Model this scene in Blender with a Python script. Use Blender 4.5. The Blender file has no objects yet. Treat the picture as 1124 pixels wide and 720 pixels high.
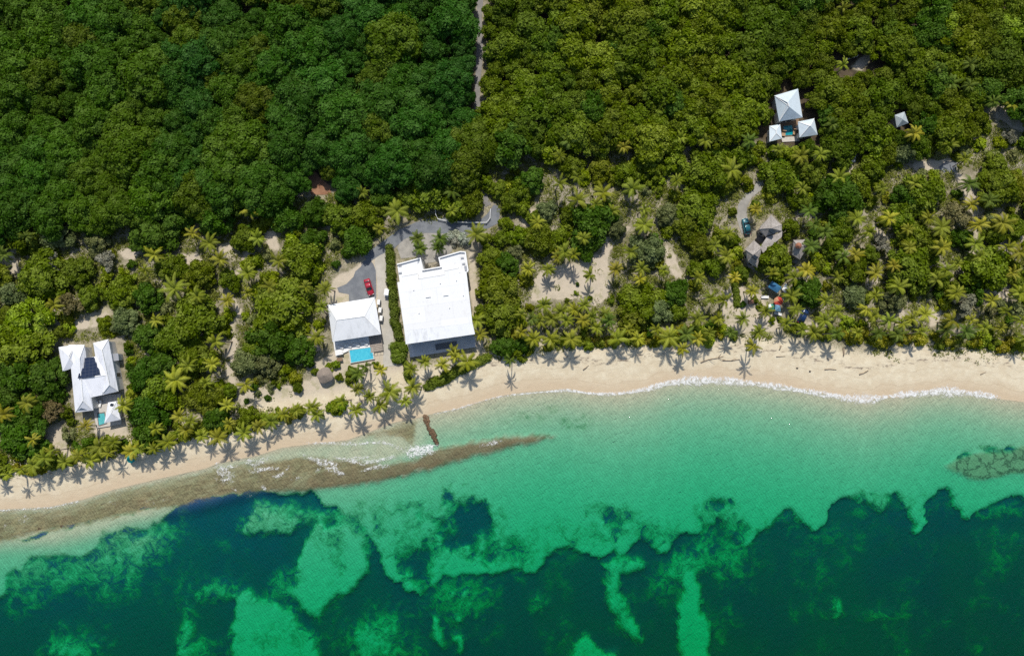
import bpy, math, random
import numpy as np
from mathutils import Vector, Matrix

R = math.radians
rng = random.Random(7)
nr = np.random.RandomState(11)
S = bpy.context.scene
C = S.collection

# ------------------------------------------------------------------ camera, sky, sun, exposure
CAM_H, TILT, F_PX = 186.0, R(3.0), 759.5        # drone height, tilt from straight down, focal length in photo pixels
cam_d = bpy.data.cameras.new('camera')
cam = bpy.data.objects.new('camera', cam_d)
C.objects.link(cam)
cam.location = (0, -CAM_H * math.sin(TILT), CAM_H * math.cos(TILT))
cam.rotation_euler = (TILT, 0, 0)
cam_d.sensor_width = 36.0
cam_d.lens = 36.0 * F_PX / 1124.0
cam_d.clip_start, cam_d.clip_end = 1.0, 5000
S.camera = cam

SUN_EL, SUN_AZ = R(54), R(-3)                   # azimuth from north (+y) towards east
sdir = Vector((math.sin(SUN_AZ) * math.cos(SUN_EL), math.cos(SUN_AZ) * math.cos(SUN_EL), math.sin(SUN_EL)))
W = bpy.data.worlds.new('World')
S.world = W
W.use_nodes = True
wn = W.node_tree
sky = wn.nodes.new('ShaderNodeTexSky')
sky.sky_type = 'NISHITA'
sky.sun_disc = False
sky.sun_elevation = SUN_EL
sky.sun_rotation = SUN_AZ
bg = wn.nodes['Background']
wn.links.new(sky.outputs[0], bg.inputs[0])
bg.inputs[1].default_value = 0.12
sl = bpy.data.lights.new('sun', 'SUN')
sl.energy = 4.1
sl.angle = R(0.5)
sl.color = (1.0, 0.955, 0.88)
so = bpy.data.objects.new('sun', sl)
C.objects.link(so)
so.rotation_euler = sdir.to_track_quat('Z', 'Y').to_euler()
so.location = (0, 60, 120)
S.view_settings.view_transform = 'Standard'
S.view_settings.look = 'None'
S.view_settings.exposure = 0.0
S.view_settings.gamma = 1.0
S.cycles.max_bounces = 6
S.cycles.diffuse_bounces = 3
S.cycles.glossy_bounces = 2
S.cycles.transmission_bounces = 3
S.cycles.transparent_max_bounces = 10
S.cycles.caustics_reflective = False
S.cycles.caustics_refractive = False
S.cycles.use_denoising = False

# ------------------------------------------------------------------ photo pixel <-> ground point
ct, st_ = math.cos(TILT), math.sin(TILT)


def P(px, py, z=0.0):
    dx, dy, dz = (px - 562) / F_PX, (360 - py) / F_PX, -1.0
    wy, wz = dy * ct - dz * st_, dy * st_ + dz * ct
    t = (z - cam.location.z) / wz
    return Vector((cam.location.x + dx * t, cam.location.y + wy * t, z))


def to_px(x, y, z):
    ry, rz = y - cam.location.y, z - cam.location.z
    cy, cz = ry * ct + rz * st_, -ry * st_ + rz * ct
    return 562 + F_PX * x / (-cz), 360 - F_PX * cy / (-cz)


MPP = CAM_H / F_PX                               # metres per photo pixel, about


def sdf(X, Y, poly):
    """signed distance, positive inside"""
    X = np.asarray(X, float); Y = np.asarray(Y, float)
    d2 = np.full(X.shape, 1e18); ins = np.zeros(X.shape, bool)
    n = len(poly)
    for i in range(n):
        ax, ay = poly[i]; bx, by = poly[(i + 1) % n]
        ex, ey = bx - ax, by - ay
        L = ex * ex + ey * ey + 1e-12
        t = np.clip(((X - ax) * ex + (Y - ay) * ey) / L, 0, 1)
        qx, qy = X - ax - t * ex, Y - ay - t * ey
        d2 = np.minimum(d2, qx * qx + qy * qy)
        c = ((ay > Y) != (by > Y))
        xi = ax + (Y - ay) / (ey if abs(ey) > 1e-12 else 1e-12) * ex
        ins ^= c & (X < xi)
    d = np.sqrt(d2)
    return np.where(ins, d, -d)


def dline(X, Y, pts):
    X = np.asarray(X, float); Y = np.asarray(Y, float)
    d2 = np.full(X.shape, 1e18)
    for (ax, ay), (bx, by) in zip(pts[:-1], pts[1:]):
        ex, ey = bx - ax, by - ay
        L = ex * ex + ey * ey + 1e-12
        t = np.clip(((X - ax) * ex + (Y - ay) * ey) / L, 0, 1)
        d2 = np.minimum(d2, (X - ax - t * ex) ** 2 + (Y - ay - t * ey) ** 2)
    return np.sqrt(d2)


def sm(x, a, b):
    t = np.clip((x - a) / (b - a), 0, 1)
    return t * t * (3 - 2 * t)


SHORE_PX = [(-150, 600), (-60, 570), (0, 559), (55, 556), (90, 548), (125, 537), (175, 525), (225, 514), (240, 508), (281, 500),
            (310, 491), (350, 486), (380, 483), (400, 476), (430, 464), (460, 458), (481, 452), (500, 449), (520, 443), (540, 437),
            (562, 432), (590, 429), (622, 427), (650, 431), (680, 432), (710, 427), (730, 420), (760, 416), (800, 417),
            (843, 422), (870, 425), (900, 431), (930, 437), (950, 440), (968, 436), (985, 436), (1010, 430), (1040, 428),
            (1080, 433), (1100, 438), (1124, 441), (1200, 446), (1300, 452)]
_sh = [P(a, b, 0) for a, b in SHORE_PX]
SHORE = [(-2600, _sh[0].y - 420)] + [(v.x, v.y) for v in _sh] + [(2600, _sh[-1].y - 120)]
SHORE_POLY = SHORE + [(2600, 3000), (-2600, 3000)]


def shore_d(x, y):
    return sdf(x, y, SHORE_POLY)


def z_of_d(d):
    d = np.asarray(d, float)
    land = 1.5 * sm(d, -3, 13) - 1.5 * sm(0, -3, 13) + 0.001 * np.clip(d - 14, 0, 120)
    sea = -np.interp(-d, [0, 3, 9, 22, 42, 70, 400, 3000], [0, 0.14, 0.5, 1.15, 2.1, 3.1, 6.0, 9.0])
    return np.where(d > 0, land, sea)


def ground_z(x, y):
    return float(z_of_d(shore_d(np.array([x]), np.array([y])))[0])


def G(px, py, up=0.0):
    """ground point under a photo pixel"""
    z = 1.5
    for _ in range(3):
        p = P(px, py, z + up)
        z = ground_z(p.x, p.y)
    p = P(px, py, z + up)
    return Vector((p.x, p.y, z))


# ------------------------------------------------------------------ object helpers
def tag(o, label=None, cat=None, group=None, kind=None):
    if label: o['label'] = label
    if cat: o['category'] = cat
    if group: o['group'] = group
    if kind: o['kind'] = kind
    return o


def empty(name, loc, rz=0.0, label=None, cat=None, group=None):
    o = bpy.data.objects.new(name, None)
    o.empty_display_size = 0.3
    C.objects.link(o)
    o.location = loc
    o.rotation_euler = (0, 0, rz)
    return tag(o, label, cat, group)


class MB:
    def __init__(s): s.v = []; s.f = []; s.m = None

    def add(s, vs, fs):
        b = len(s.v)
        s.v += [tuple(v) for v in vs]
        s.f += [tuple(i + b for i in f) for f in fs]
        return s

    def box(s, c, size, rz=0.0, ry=0.0, rx=0.0):
        M = Matrix.Rotation(rz, 3, 'Z') @ Matrix.Rotation(ry, 3, 'Y') @ Matrix.Rotation(rx, 3, 'X')
        c = Vector(c); hx, hy, hz = [a / 2 for a in size]
        vs = [c + M @ Vector((sx * hx, sy * hy, sz * hz)) for sz in (-1, 1) for sx, sy in ((-1, -1), (1, -1), (1, 1), (-1, 1))]
        return s.add(vs, [(3, 2, 1, 0), (4, 5, 6, 7), (0, 1, 5, 4), (1, 2, 6, 5), (2, 3, 7, 6), (3, 0, 4, 7)])

    def prism(s, poly, z0, z1):
        """closed vertical prism over a counter-clockwise ground outline"""
        a = sum(poly[i][0] * poly[(i + 1) % len(poly)][1] - poly[(i + 1) % len(poly)][0] * poly[i][1] for i in range(len(poly)))
        if a < 0: poly = poly[::-1]
        n = len(poly)
        vs = [(p[0], p[1], z0) for p in poly] + [(p[0], p[1], z1) for p in poly]
        fs = [tuple(range(n - 1, -1, -1)), tuple(range(n, 2 * n))]
        fs += [(i, (i + 1) % n, n + (i + 1) % n, n + i) for i in range(n)]
        return s.add(vs, fs)

    def tube(s, pts, rad, seg=6, caps=True):
        pts = [Vector(p) for p in pts]
        rad = rad if isinstance(rad, (list, tuple)) else [rad] * len(pts)
        rings = []
        for i, p in enumerate(pts):
            d = (pts[min(i + 1, len(pts) - 1)] - pts[max(i - 1, 0)]).normalized()
            u = d.orthogonal().normalized(); w = d.cross(u)
            rings += [p + (u * math.cos(2 * math.pi * k / seg) + w * math.sin(2 * math.pi * k / seg)) * rad[i] for k in range(seg)]
        fs = []
        for i in range(len(pts) - 1):
            for k in range(seg):
                fs.append((i * seg + k, i * seg + (k + 1) % seg, (i + 1) * seg + (k + 1) % seg, (i + 1) * seg + k))
        if caps:
            fs += [tuple(range(seg - 1, -1, -1)), tuple((len(pts) - 1) * seg + k for k in range(seg))]
        return s.add(rings, fs)

    def mesh(s, name, m=None, smooth=False):
        me = bpy.data.meshes.new(name)
        me.from_pydata(s.v, [], s.f)
        if m: me.materials.append(m)
        if smooth: me.polygons.foreach_set('use_smooth', [True] * len(me.polygons))
        me.update()
        return me

    def obj(s, name, m=None, parent=None, smooth=False, **kw):
        return link(name, s.mesh(name, m, smooth), parent, **kw)


def link(name, me, parent=None, label=None, cat=None, group=None, kind=None):
    o = bpy.data.objects.new(name, me)
    C.objects.link(o)
    if parent is not None: o.parent = parent
    return tag(o, label, cat, group, kind)


def np_mesh(name, V, F, mat_, attrs=None, smooth=False):
    """V n x 3, F m x 4 quads; attrs: point float attributes"""
    me = bpy.data.meshes.new(name)
    me.vertices.add(len(V)); me.vertices.foreach_set('co', np.asarray(V, np.float32).ravel())
    m = len(F)
    me.loops.add(m * 4); me.loops.foreach_set('vertex_index', np.asarray(F, np.int32).ravel())
    me.polygons.add(m)
    me.polygons.foreach_set('loop_start', np.arange(0, m * 4, 4, dtype=np.int32))
    me.polygons.foreach_set('use_smooth', np.full(m, smooth))
    for k, a in (attrs or {}).items():
        at = me.attributes.new(k, 'FLOAT', 'POINT'); at.data.foreach_set('value', np.asarray(a, np.float32).ravel())
    me.materials.append(mat_)
    me.update(calc_edges=True)
    return me


# ------------------------------------------------------------------ materials
class N:
    """short node writer"""
    def __init__(s, name):
        s.mat = bpy.data.materials.new(name); s.mat.use_nodes = True
        s.t = s.mat.node_tree; s.t.nodes.clear()
        s.out = s.t.nodes.new('ShaderNodeOutputMaterial')

    def n(s, typ, **kw):
        nd = s.t.nodes.new(typ)
        for k, v in kw.items(): setattr(nd, k, v)
        return nd

    def set(s, sock, v):
        if hasattr(v, 'is_linked') or isinstance(v, bpy.types.NodeSocket): s.t.links.new(v, sock)
        elif isinstance(v, (tuple, list)) and len(v) == 3 and sock.type == 'RGBA': sock.default_value = (*v, 1)
        else: sock.default_value = v

    def math(s, op, a, b=0.0, c=0.0, clamp=False):
        nd = s.n('ShaderNodeMath', operation=op, use_clamp=clamp)
        for i, v in enumerate((a, b, c)): s.set(nd.inputs[i], v)
        return nd.outputs[0]

    def mix(s, f, a, b, blend='MIX'):
        nd = s.n('ShaderNodeMix', data_type='RGBA', blend_type=blend)
        s.set(nd.inputs[0], f); s.set(nd.inputs[6], a); s.set(nd.inputs[7], b)
        return nd.outputs[2]

    def step(s, v, a, b, lo=0.0, hi=1.0):
        nd = s.n('ShaderNodeMapRange', interpolation_type='SMOOTHSTEP')
        for i, x in enumerate((v, a, b, lo, hi)): s.set(nd.inputs[i], x)
        return nd.outputs[0]

    def pos(s):
        return s.n('ShaderNodeNewGeometry').outputs['Position']

    def objco(s):
        return s.n('ShaderNodeTexCoord').outputs['Object']

    def noise(s, vec, scale, detail=4.0, rough=0.55, dist=0.0, out='Fac'):
        nd = s.n('ShaderNodeTexNoise')
        s.set(nd.inputs['Vector'], vec)
        nd.inputs['Scale'].default_value = scale; nd.inputs['Detail'].default_value = detail
        nd.inputs['Roughness'].default_value = rough; nd.inputs['Distortion'].default_value = dist
        return nd.outputs[out]

    def scl(s, vec, v):
        nd = s.n('ShaderNodeVectorMath', operation='MULTIPLY')
        s.set(nd.inputs[0], vec); nd.inputs[1].default_value = v
        return nd.outputs[0]

    def rot(s, vec, a):
        nd = s.n('ShaderNodeVectorRotate', rotation_type='Z_AXIS')
        s.set(nd.inputs['Vector'], vec); nd.inputs['Angle'].default_value = a
        return nd.outputs[0]

    def vor(s, vec, scale, feature='F1', out='Distance'):
        nd = s.n('ShaderNodeTexVoronoi', feature=feature)
        s.set(nd.inputs['Vector'], vec); nd.inputs['Scale'].default_value = scale
        return nd.outputs[out]

    def attr(s, name):
        return s.n('ShaderNodeAttribute', attribute_name=name).outputs['Fac']

    def bump(s, h, strength=0.4, dist=0.1):
        nd = s.n('ShaderNodeBump')
        s.set(nd.inputs['Height'], h); nd.inputs['Strength'].default_value = strength; nd.inputs['Distance'].default_value = dist
        return nd.outputs[0]

    def bsdf(s, col, rough=0.7, normal=None, metal=0.0, spec=0.3):
        nd = s.n('ShaderNodeBsdfPrincipled')
        s.set(nd.inputs['Base Color'], col); s.set(nd.inputs['Roughness'], rough)
        nd.inputs['Metallic'].default_value = metal; nd.inputs['Specular IOR Level'].default_value = spec
        if normal is not None: s.t.links.new(normal, nd.inputs['Normal'])
        return nd.outputs[0]

    def done(s, sh):
        s.t.links.new(sh, s.out.inputs['Surface'])
        return s.mat


def plain(name, col, rough=0.6, var=0.18, scale=1.5, spec=0.3, metal=0.0, bump=0.0):
    m = N(name)
    p = m.objco()
    a = m.noise(p, scale, 5, 0.6)
    b = m.noise(p, scale * 7, 3, 0.6)
    f = m.math('ADD', m.math('MULTIPLY', a, 0.6), m.math('MULTIPLY', b, 0.4))
    f = m.step(f, 0.3, 0.7)
    c = m.mix(f, tuple(x * (1 - var) for x in col), tuple(min(1, x * (1 + var)) for x in col))
    return m.done(m.bsdf(c, rough, m.bump(b, bump, 0.05) if bump else None, metal, spec))


def roof_metal(name, col, seam=2.2, ang=0.0, stain=0.12, rough=0.45):
    m = N(name)
    p = m.rot(m.objco(), ang)
    w = m.n('ShaderNodeTexWave', wave_type='BANDS', bands_direction='X', wave_profile='SIN')
    m.set(w.inputs['Vector'], p); w.inputs['Scale'].default_value = seam * 0.5
    n1 = m.noise(m.scl(p, (1, 0.35, 1)), 0.9, 6, 0.65)
    n2 = m.noise(p, 0.25, 3)
    f = m.math('MULTIPLY', m.step(n1, 0.42, 0.75), m.step(n2, 0.35, 0.65))
    c = m.mix(f, col, tuple(x * (1 - stain * 2.2) for x in col))
    c = m.mix(m.step(m.noise(p, 9, 3), 0.55, 0.8, 0, stain), c, tuple(x * 0.55 for x in col))
    return m.done(m.bsdf(c, rough, m.bump(m.math('POWER', w.outputs['Fac'], 5), 0.35, 0.05), 0.0, 0.35))


def foliage(name, trans=0.22, gloss=0.004, hue=0.35, h0=0.508, h1=0.488):
    """leaf colour from the object's own colour, varied leaf by leaf and clump by clump"""
    m = N(name)
    oi = m.n('ShaderNodeObjectInfo')
    tone = m.attr('tone')
    g = m.noise(m.pos(), 0.55, 3, 0.6)
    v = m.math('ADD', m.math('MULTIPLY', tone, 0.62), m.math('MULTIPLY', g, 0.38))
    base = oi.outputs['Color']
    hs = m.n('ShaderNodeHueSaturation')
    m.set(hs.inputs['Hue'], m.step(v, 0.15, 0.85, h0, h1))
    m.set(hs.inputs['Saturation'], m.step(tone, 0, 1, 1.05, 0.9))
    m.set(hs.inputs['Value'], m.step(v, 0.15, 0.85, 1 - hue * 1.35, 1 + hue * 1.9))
    m.set(hs.inputs['Color'], base)
    c = hs.outputs[0]
    d = m.n('ShaderNodeBsdfDiffuse'); m.set(d.inputs[0], c)
    tr = m.n('ShaderNodeBsdfTranslucent'); m.set(tr.inputs[0], m.mix(0.5, c, (0.16, 0.21, 0.005)))
    mx = m.n('ShaderNodeMixShader'); mx.inputs[0].default_value = trans
    m.t.links.new(d.outputs[0], mx.inputs[1]); m.t.links.new(tr.outputs[0], mx.inputs[2])
    gl = m.n('ShaderNodeBsdfGlossy'); gl.inputs['Roughness'].default_value = 0.6; gl.inputs[0].default_value = (1, 1, 1, 1)
    m2 = m.n('ShaderNodeMixShader'); m2.inputs[0].default_value = gloss
    m.t.links.new(mx.outputs[0], m2.inputs[1]); m.t.links.new(gl.outputs[0], m2.inputs[2])
    return m.done(m2.outputs[0])


M_LEAF = foliage('leaf', hue=0.29)
M_FROND = foliage('frond', 0.22, 0.005, 0.32, 0.506, 0.498)
M_BARK = plain('bark', (0.16, 0.125, 0.09), 0.9, 0.35, 3)
M_PALMBARK = plain('palm_bark', (0.26, 0.22, 0.17), 0.9, 0.3, 4)
M_WHITE = plain('white_paint', (0.78, 0.77, 0.74), 0.55, 0.05, 1.2)
M_WALL = plain('render_wall', (0.66, 0.65, 0.62), 0.8, 0.08, 0.8)
M_GREYWALL = plain('grey_wall', (0.30, 0.31, 0.33), 0.8, 0.12, 0.8)
M_GLASS = plain('dark_glass', (0.02, 0.028, 0.035), 0.08, 0.3, 1, spec=0.6)
M_TIMBER = plain('timber', (0.23, 0.15, 0.09), 0.75, 0.3, 3)
M_GREYTIMBER = plain('grey_timber', (0.33, 0.28, 0.23), 0.8, 0.25, 3)
M_TILE = plain('terrace_tile', (0.52, 0.48, 0.42), 0.7, 0.14, 1.8)
M_DARKTILE = plain('slate_deck', (0.16, 0.145, 0.13), 0.7, 0.2, 2)
M_BLACK = plain('black_rubber', (0.02, 0.02, 0.022), 0.7, 0.2, 4)
M_STONE = plain('rock', (0.15, 0.095, 0.055), 0.9, 0.45, 2.2, bump=0.5)
M_DRIFT = plain('driftwood', (0.27, 0.21, 0.15), 0.9, 0.3, 3)
M_FABRIC = plain('white_cushion', (0.74, 0.73, 0.70), 0.9, 0.06, 2)
ROOF_A = roof_metal('white_metal_roof', (0.80, 0.81, 0.84), 3.2, R(-8))
ROOF_B = roof_metal('white_hip_roof', (0.80, 0.81, 0.81), 3.0, R(-9))
ROOF_D = roof_metal('pale_blue_roof', (0.60, 0.68, 0.72), 3.4, R(-10))


# ------------------------------------------------------------------ the sea floor and the land in one sheet
REEF = [(-160, 625), (-150, 602), (-60, 572), (0, 561), (55, 559), (90, 551), (125, 540), (175, 528), (225, 517), (240, 512), (281, 506), (330, 500),
        (380, 503), (420, 509), (446, 505), (481, 491), (520, 483), (562, 475), (600, 474), (617, 479), (590, 489), (562, 494),
        (520, 503), (500, 507), (481, 515), (456, 520), (431, 526), (400, 532), (350, 539), (281, 541), (240, 546), (200, 555),
        (160, 561), (100, 574), (50, 584), (0, 595)]
REEF_SMALL = [(398, 478), (420, 470), (440, 464), (458, 460), (456, 478), (453, 490), (440, 481), (418, 481)]
REEF_FAR = [(1036, 512), (1050, 501), (1075, 497), (1092, 493), (1124, 490), (1180, 488), (1180, 520), (1110, 520), (1080, 527), (1062, 526), (1050, 518)]
REEF_FAINT = [(618, 470), (640, 460), (662, 458), (668, 464), (640, 474), (622, 478)]
SHELF = [(325, 300), (325, 538), (344, 545), (356, 554), (372, 559), (398, 571), (410, 590), (418, 615), (422, 628), (440, 648), (460, 650), (475, 641), (485, 632),
         (503, 635), (520, 631), (540, 627), (562, 624), (590, 626), (600, 611), (615, 597), (625, 597), (640, 604), (665, 609), (685, 610),
         (695, 601), (703, 591), (718, 603), (733, 607), (738, 592), (748, 583), (760, 585), (770, 587), (784, 571), (787, 566),
         (800, 590), (818, 598), (823, 594), (830, 587), (843, 576), (862, 555), (866, 555), (880, 571), (889, 581), (907, 580), (909, 560),
         (915, 549), (930, 545), (953, 546), (955, 539), (975, 541), (990, 539), (995, 560), (1010, 582), (1017, 578), (1019, 545), (1030, 535), (1040, 540),
         (1043, 553), (1050, 560), (1064, 567), (1070, 557), (1095, 552), (1124, 548), (1300, 540), (1300, 300)]
LIGHT = [  # (outline, cover left, softness in pixels)
    (SHELF, 0.0, 2.0), ([(-160, 500), (345, 300), (348, 545), (281, 538), (178, 553), (0, 590), (-160, 620)], 0.0, 2.0),
    ([(-160, 640), (-40, 604), (0, 594), (50, 583), (100, 573), (160, 558), (196, 552), (184, 562), (176, 570), (165, 578), (150, 577), (130, 583), (118, 585), (110, 600), (88, 610),
      (60, 610), (35, 612), (25, 625), (8, 628), (5, 650), (-40, 670), (-160, 700)], 0.12, 2.0),
    ([(338, 588), (347, 579), (362, 583), (390, 576), (398, 590), (403, 610), (400, 628), (388, 646), (370, 655), (357, 668), (338, 670),
      (322, 655), (330, 640), (330, 615)], 0.08, 4.8),
    ([(752, 626), (760, 630), (766, 650), (768, 665), (781, 686), (782, 695), (778, 722), (776, 760), (752, 760), (748, 715), (743, 700), (741, 682), (747, 660), (750, 640)], 0.0, 3.8),
    ([(661, 622), (668, 616), (700, 615), (706, 622), (692, 630), (680, 633), (678, 650), (688, 668), (703, 690), (706, 706), (690, 696), (680, 682),
      (668, 665), (661, 645)], 0.3, 5.7),
    ([(628, 760), (632, 712), (640, 703), (648, 704), (656, 712), (675, 716), (690, 740)], 0.2, 4.8),
    ([(250, 760), (256, 690), (255, 655), (265, 650), (285, 660), (300, 664), (318, 672), (332, 690), (346, 700), (348, 715), (335, 750)], 0.12, 5.7),
    ([(472, 677), (480, 678), (492, 705), (488, 712), (478, 700)], 0.3, 3.8),
    ([(497, 695), (503, 693), (507, 712), (500, 714)], 0.35, 3.8),
    ([(930, 541), (958, 541), (975, 540), (980, 546), (972, 561), (960, 553), (945, 552)], 0.45, 4.0),
]
SOFT = [  # (x, y, rx, ry, cover, weight)
    (508, 578, 44, 34, 0.97, 1.0), (498, 560, 30, 16, 0.8, 0.7), (462, 614, 25, 31, 1.0, 1.0), (548, 602, 24, 24, 0.75, 0.85), (425, 562, 50, 16, 0.55, 0.85), (470, 556, 44, 12, 0.5, 0.8),
    (420, 596, 22, 26, 0.6, 0.7), (540, 570, 30, 16, 0.4, 0.6), (575, 606, 26, 20, 0.6, 0.8),
    (672, 574, 26, 24, 0.68, 0.9), (722, 586, 27, 22, 0.64, 0.9), (640, 588, 40, 17, 0.5, 0.85), (610, 582, 40, 16, 0.4, 0.75), (700, 572, 22, 14, 0.5, 0.7), (668, 556, 8, 5, 0.6, 0.6),
    (789, 554, 15, 6, 0.95, 0.9), (797, 557, 6, 9, 0.7, 0.5), (798, 580, 32, 26, 0.72, 0.95), (785, 560, 14, 16, 0.5, 0.5), (820, 590, 16, 16, 0.8, 0.6),
    (150, 600, 56, 26, 0.55, 0.9), (60, 632, 56, 26, 0.62, 0.85), (110, 622, 50, 22, 0.62, 0.8), (160, 640, 60, 26, 0.78, 0.7), (30, 650, 40, 20, 0.75, 0.6), (155, 593, 10, 6, 0.2, 0.7),
    (1096, 494, 26, 4, 1.0, 1.0), (1062, 502, 8, 3, 1.0, 0.9),
    (205, 705, 9, 34, 0.42, 0.8), (410, 700, 34, 38, 0.5, 0.85), (405, 712, 16, 20, 0.25, 0.5), (866, 568, 34, 14, 0.62, 0.8), (905, 588, 50, 10, 0.78, 0.6), (965, 556, 46, 16, 0.64, 0.8), (1030, 556, 16, 22, 0.66, 0.7),
    (1090, 562, 60, 9, 0.7, 0.75), (80, 712, 34, 14, 0.5, 0.7), (60, 690, 30, 8, 0.7, 0.5), (245, 650, 28, 14, 0.6, 0.7), (497, 655, 4, 4, 0.3, 0.9), (511, 656, 5, 5, 0.3, 0.9), (505, 679, 5, 4, 0.3, 0.9),
    (508, 608, 6, 6, 0.25, 0.9), (500, 650, 36, 36, 0.66, 0.75), (590, 663, 14, 12, 0.6, 0.8), (370, 600, 10, 34, 0.6, 0.75), (352, 592, 6, 22, 0.6, 0.5), (392, 580, 18, 16, 0.6, 0.7), (355, 584, 22, 14, 0.5, 0.7),
    (290, 700, 18, 18, 0.5, 0.75), (262, 660, 16, 16, 0.5, 0.5), (325, 690, 16, 30, 0.5, 0.6), (310, 655, 24, 16, 0.55, 0.6), (919, 668, 6, 14, 0.45, 0.8), (950, 676, 50, 8, 0.75, 0.6), (790, 612, 38, 26, 0.62, 0.85), (770, 600, 22, 22, 0.6, 0.7),
    (310, 572, 34, 9, 0.35, 0.85), (290, 578, 22, 8, 0.3, 0.85), (300, 562, 30, 12, 0.5, 0.75), (355, 568, 30, 8, 0.45, 0.6), (745, 640, 24, 34, 0.68, 0.8), (755, 620, 14, 14, 0.5, 0.7), (310, 634, 16, 16, 0.6, 0.6),
    (680, 622, 24, 10, 0.4, 0.6), (200, 610, 40, 20, 0.9, 0.6), (440, 590, 18, 20, .45, .6),
    (640, 466, 26, 8, 0.5, 0.8), (600, 455, 34, 12, 0.4, 0.6), (565, 460, 26, 10, 0.4, 0.5), (640, 470, 40, 10, 0.3, 0.5),
]
SAND_PATCH = {
    'clearing': [(582, 332), (582, 310), (592, 298), (615, 290), (640, 285), (655, 276), (668, 282), (672, 300), (668, 328), (655, 338), (640, 328), (610, 330)],
    'yard': [(345, 400), (366, 385), (364, 372), (360, 335), (356, 318), (372, 302), (400, 285), (428, 268), (432, 395), (445, 400), (446, 418), (400, 434),
             (350, 442), (300, 450), (262, 446), (262, 425), (300, 424), (340, 416)],
    'east_strip': [(512, 275), (522, 275), (526, 330), (532, 383), (520, 390), (516, 330)],
    'right_meadow': [(1046, 186), (1060, 190), (1074, 215), (1076, 236), (1064, 236), (1056, 212)],
    'low_a': [(965, 347), (990, 340), (1000, 352), (985, 362)],
    'low_b': [(1020, 337), (1036, 338), (1030, 360), (1020, 360)],
    'grey_yard': [(794, 318), (815, 314), (838, 325), (848, 345), (862, 350), (862, 366), (800, 366), (792, 345)],
    'forest_gap': [(933, 74), (952, 57), (960, 62), (944, 80)],
    'upper_right': [(1088, 128), (1098, 116), (1116, 110), (1130, 150), (1106, 138)],
    'left_gap': [(-10, 288), (14, 276), (22, 296), (0, 312)],
    'north_garden': [(76, 354), (92, 348), (118, 349), (122, 358), (100, 362), (78, 364)],
    'south_garden': [(48, 470), (66, 462), (72, 480), (76, 496), (64, 494), (52, 486)],
    'south_terrace': [(104, 466), (136, 462), (142, 478), (112, 482), (100, 474)],
    'gap_a': [(240, 268), (262, 262), (256, 285), (240, 285)], 'gap_b': [(288, 256), (302, 252), (308, 275), (296, 276)],
    'gap_c': [(128, 275), (150, 268), (154, 284), (136, 288)], 'gap_d': [(192, 280), (216, 276), (226, 290), (205, 292)],
    'gap_e': [(660, 255), (672, 258), (668, 300), (658, 290)], 'gap_f': [(1000, 178), (1044, 172), (1050, 186), (1004, 190)],
    'gap_g': [(728, 262), (742, 280), (752, 306), (742, 306), (730, 290)], 'gap_h': [(1060, 296), (1072, 270), (1078, 285), (1068, 300)],
    'gap_i': [(1096, 305), (1110, 318), (1104, 335), (1090, 322)], 'gap_j': [(570, 232), (590, 226), (592, 248), (572, 250)],
    'gap_k': [(1100, 250), (1124, 244), (1124, 262), (1104, 264)], 'gap_l': [(882, 352), (898, 350), (900, 362), (884, 366)],
    'gap_m': [(92, 348), (118, 335), (125, 346), (100, 352)], 'gap_n': [(948, 306), (966, 300), (968, 312), (952, 314)],
}
TRAILS = [  # polyline, half width in pixels
    ([(262, 342), (254, 358), (257, 378), (251, 392), (252, 412), (262, 436), (300, 436)], 4.5),
    ([(281, 262), (262, 296), (250, 318), (262, 342)], 3.5),
    ([(940, 128), (938, 165), (933, 196)], 3.0), ([(660, 290), (676, 262), (690, 250)], 2.5),
    ([(863, 368), (867, 352)], 1.8), ([(60, 380), (66, 358), (56, 350)], 2.5), ([(55, 470), (70, 494), (72, 505)], 2.5),
    ([(1060, 320), (1058, 290), (1072, 262), (1068, 236)], 3.5), ([(1000, 300), (975, 262), (960, 250)], 2.5),
]
WEST = [(-120, -120), (516, -120), (522, 60), (522, 150), (514, 178), (490, 182), (470, 188), (440, 194), (400, 204), (352, 206), (330, 208), (300, 218), (280, 219), (240, 213),
        (200, 216), (165, 220), (140, 238), (110, 244), (80, 236), (40, 236), (0, 238), (-120, 240)]
EAST = [(536, -120), (1260, -120), (1260, 130), (1124, 118), (1090, 108), (1060, 150), (1010, 168), (960, 172), (905, 176), (845, 158), (800, 150), (740, 158), (690, 160), (620, 152),
        (570, 165), (545, 150), (536, 60)]


def axis(lo, hi, step, far):
    a = list(np.arange(lo, hi + 1e-6, step))
    s, x = step, hi
    out = []
    while x < far:
        s *= 1.35; x += s; out.append(x)
    s, x = step, lo
    pre = []
    while x > -far:
        s *= 1.35; x -= s; pre.append(x)
    return np.array(pre[::-1] + a + out)


gx, gy = axis(-152, 152, 0.75, 2200), axis(-102, 102, 0.75, 2200)
GX, GY = np.meshgrid(gx, gy)
X, Y = GX.ravel(), GY.ravel()
D = shore_d(X, Y)
Z = z_of_d(D)
PX, PY = to_px(X, Y, Z)
near = (np.abs(X) < 175) & (np.abs(Y) < 125)
BIG = -99.0


def field(poly):
    f = np.full(X.shape, BIG)
    xs = [p[0] for p in poly]; ys = [p[1] for p in poly]
    k = near & (PX > min(xs) - 40) & (PX < max(xs) + 40) & (PY > min(ys) - 40) & (PY < max(ys) + 40)
    f[k] = sdf(PX[k], PY[k], poly)
    return f


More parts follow.
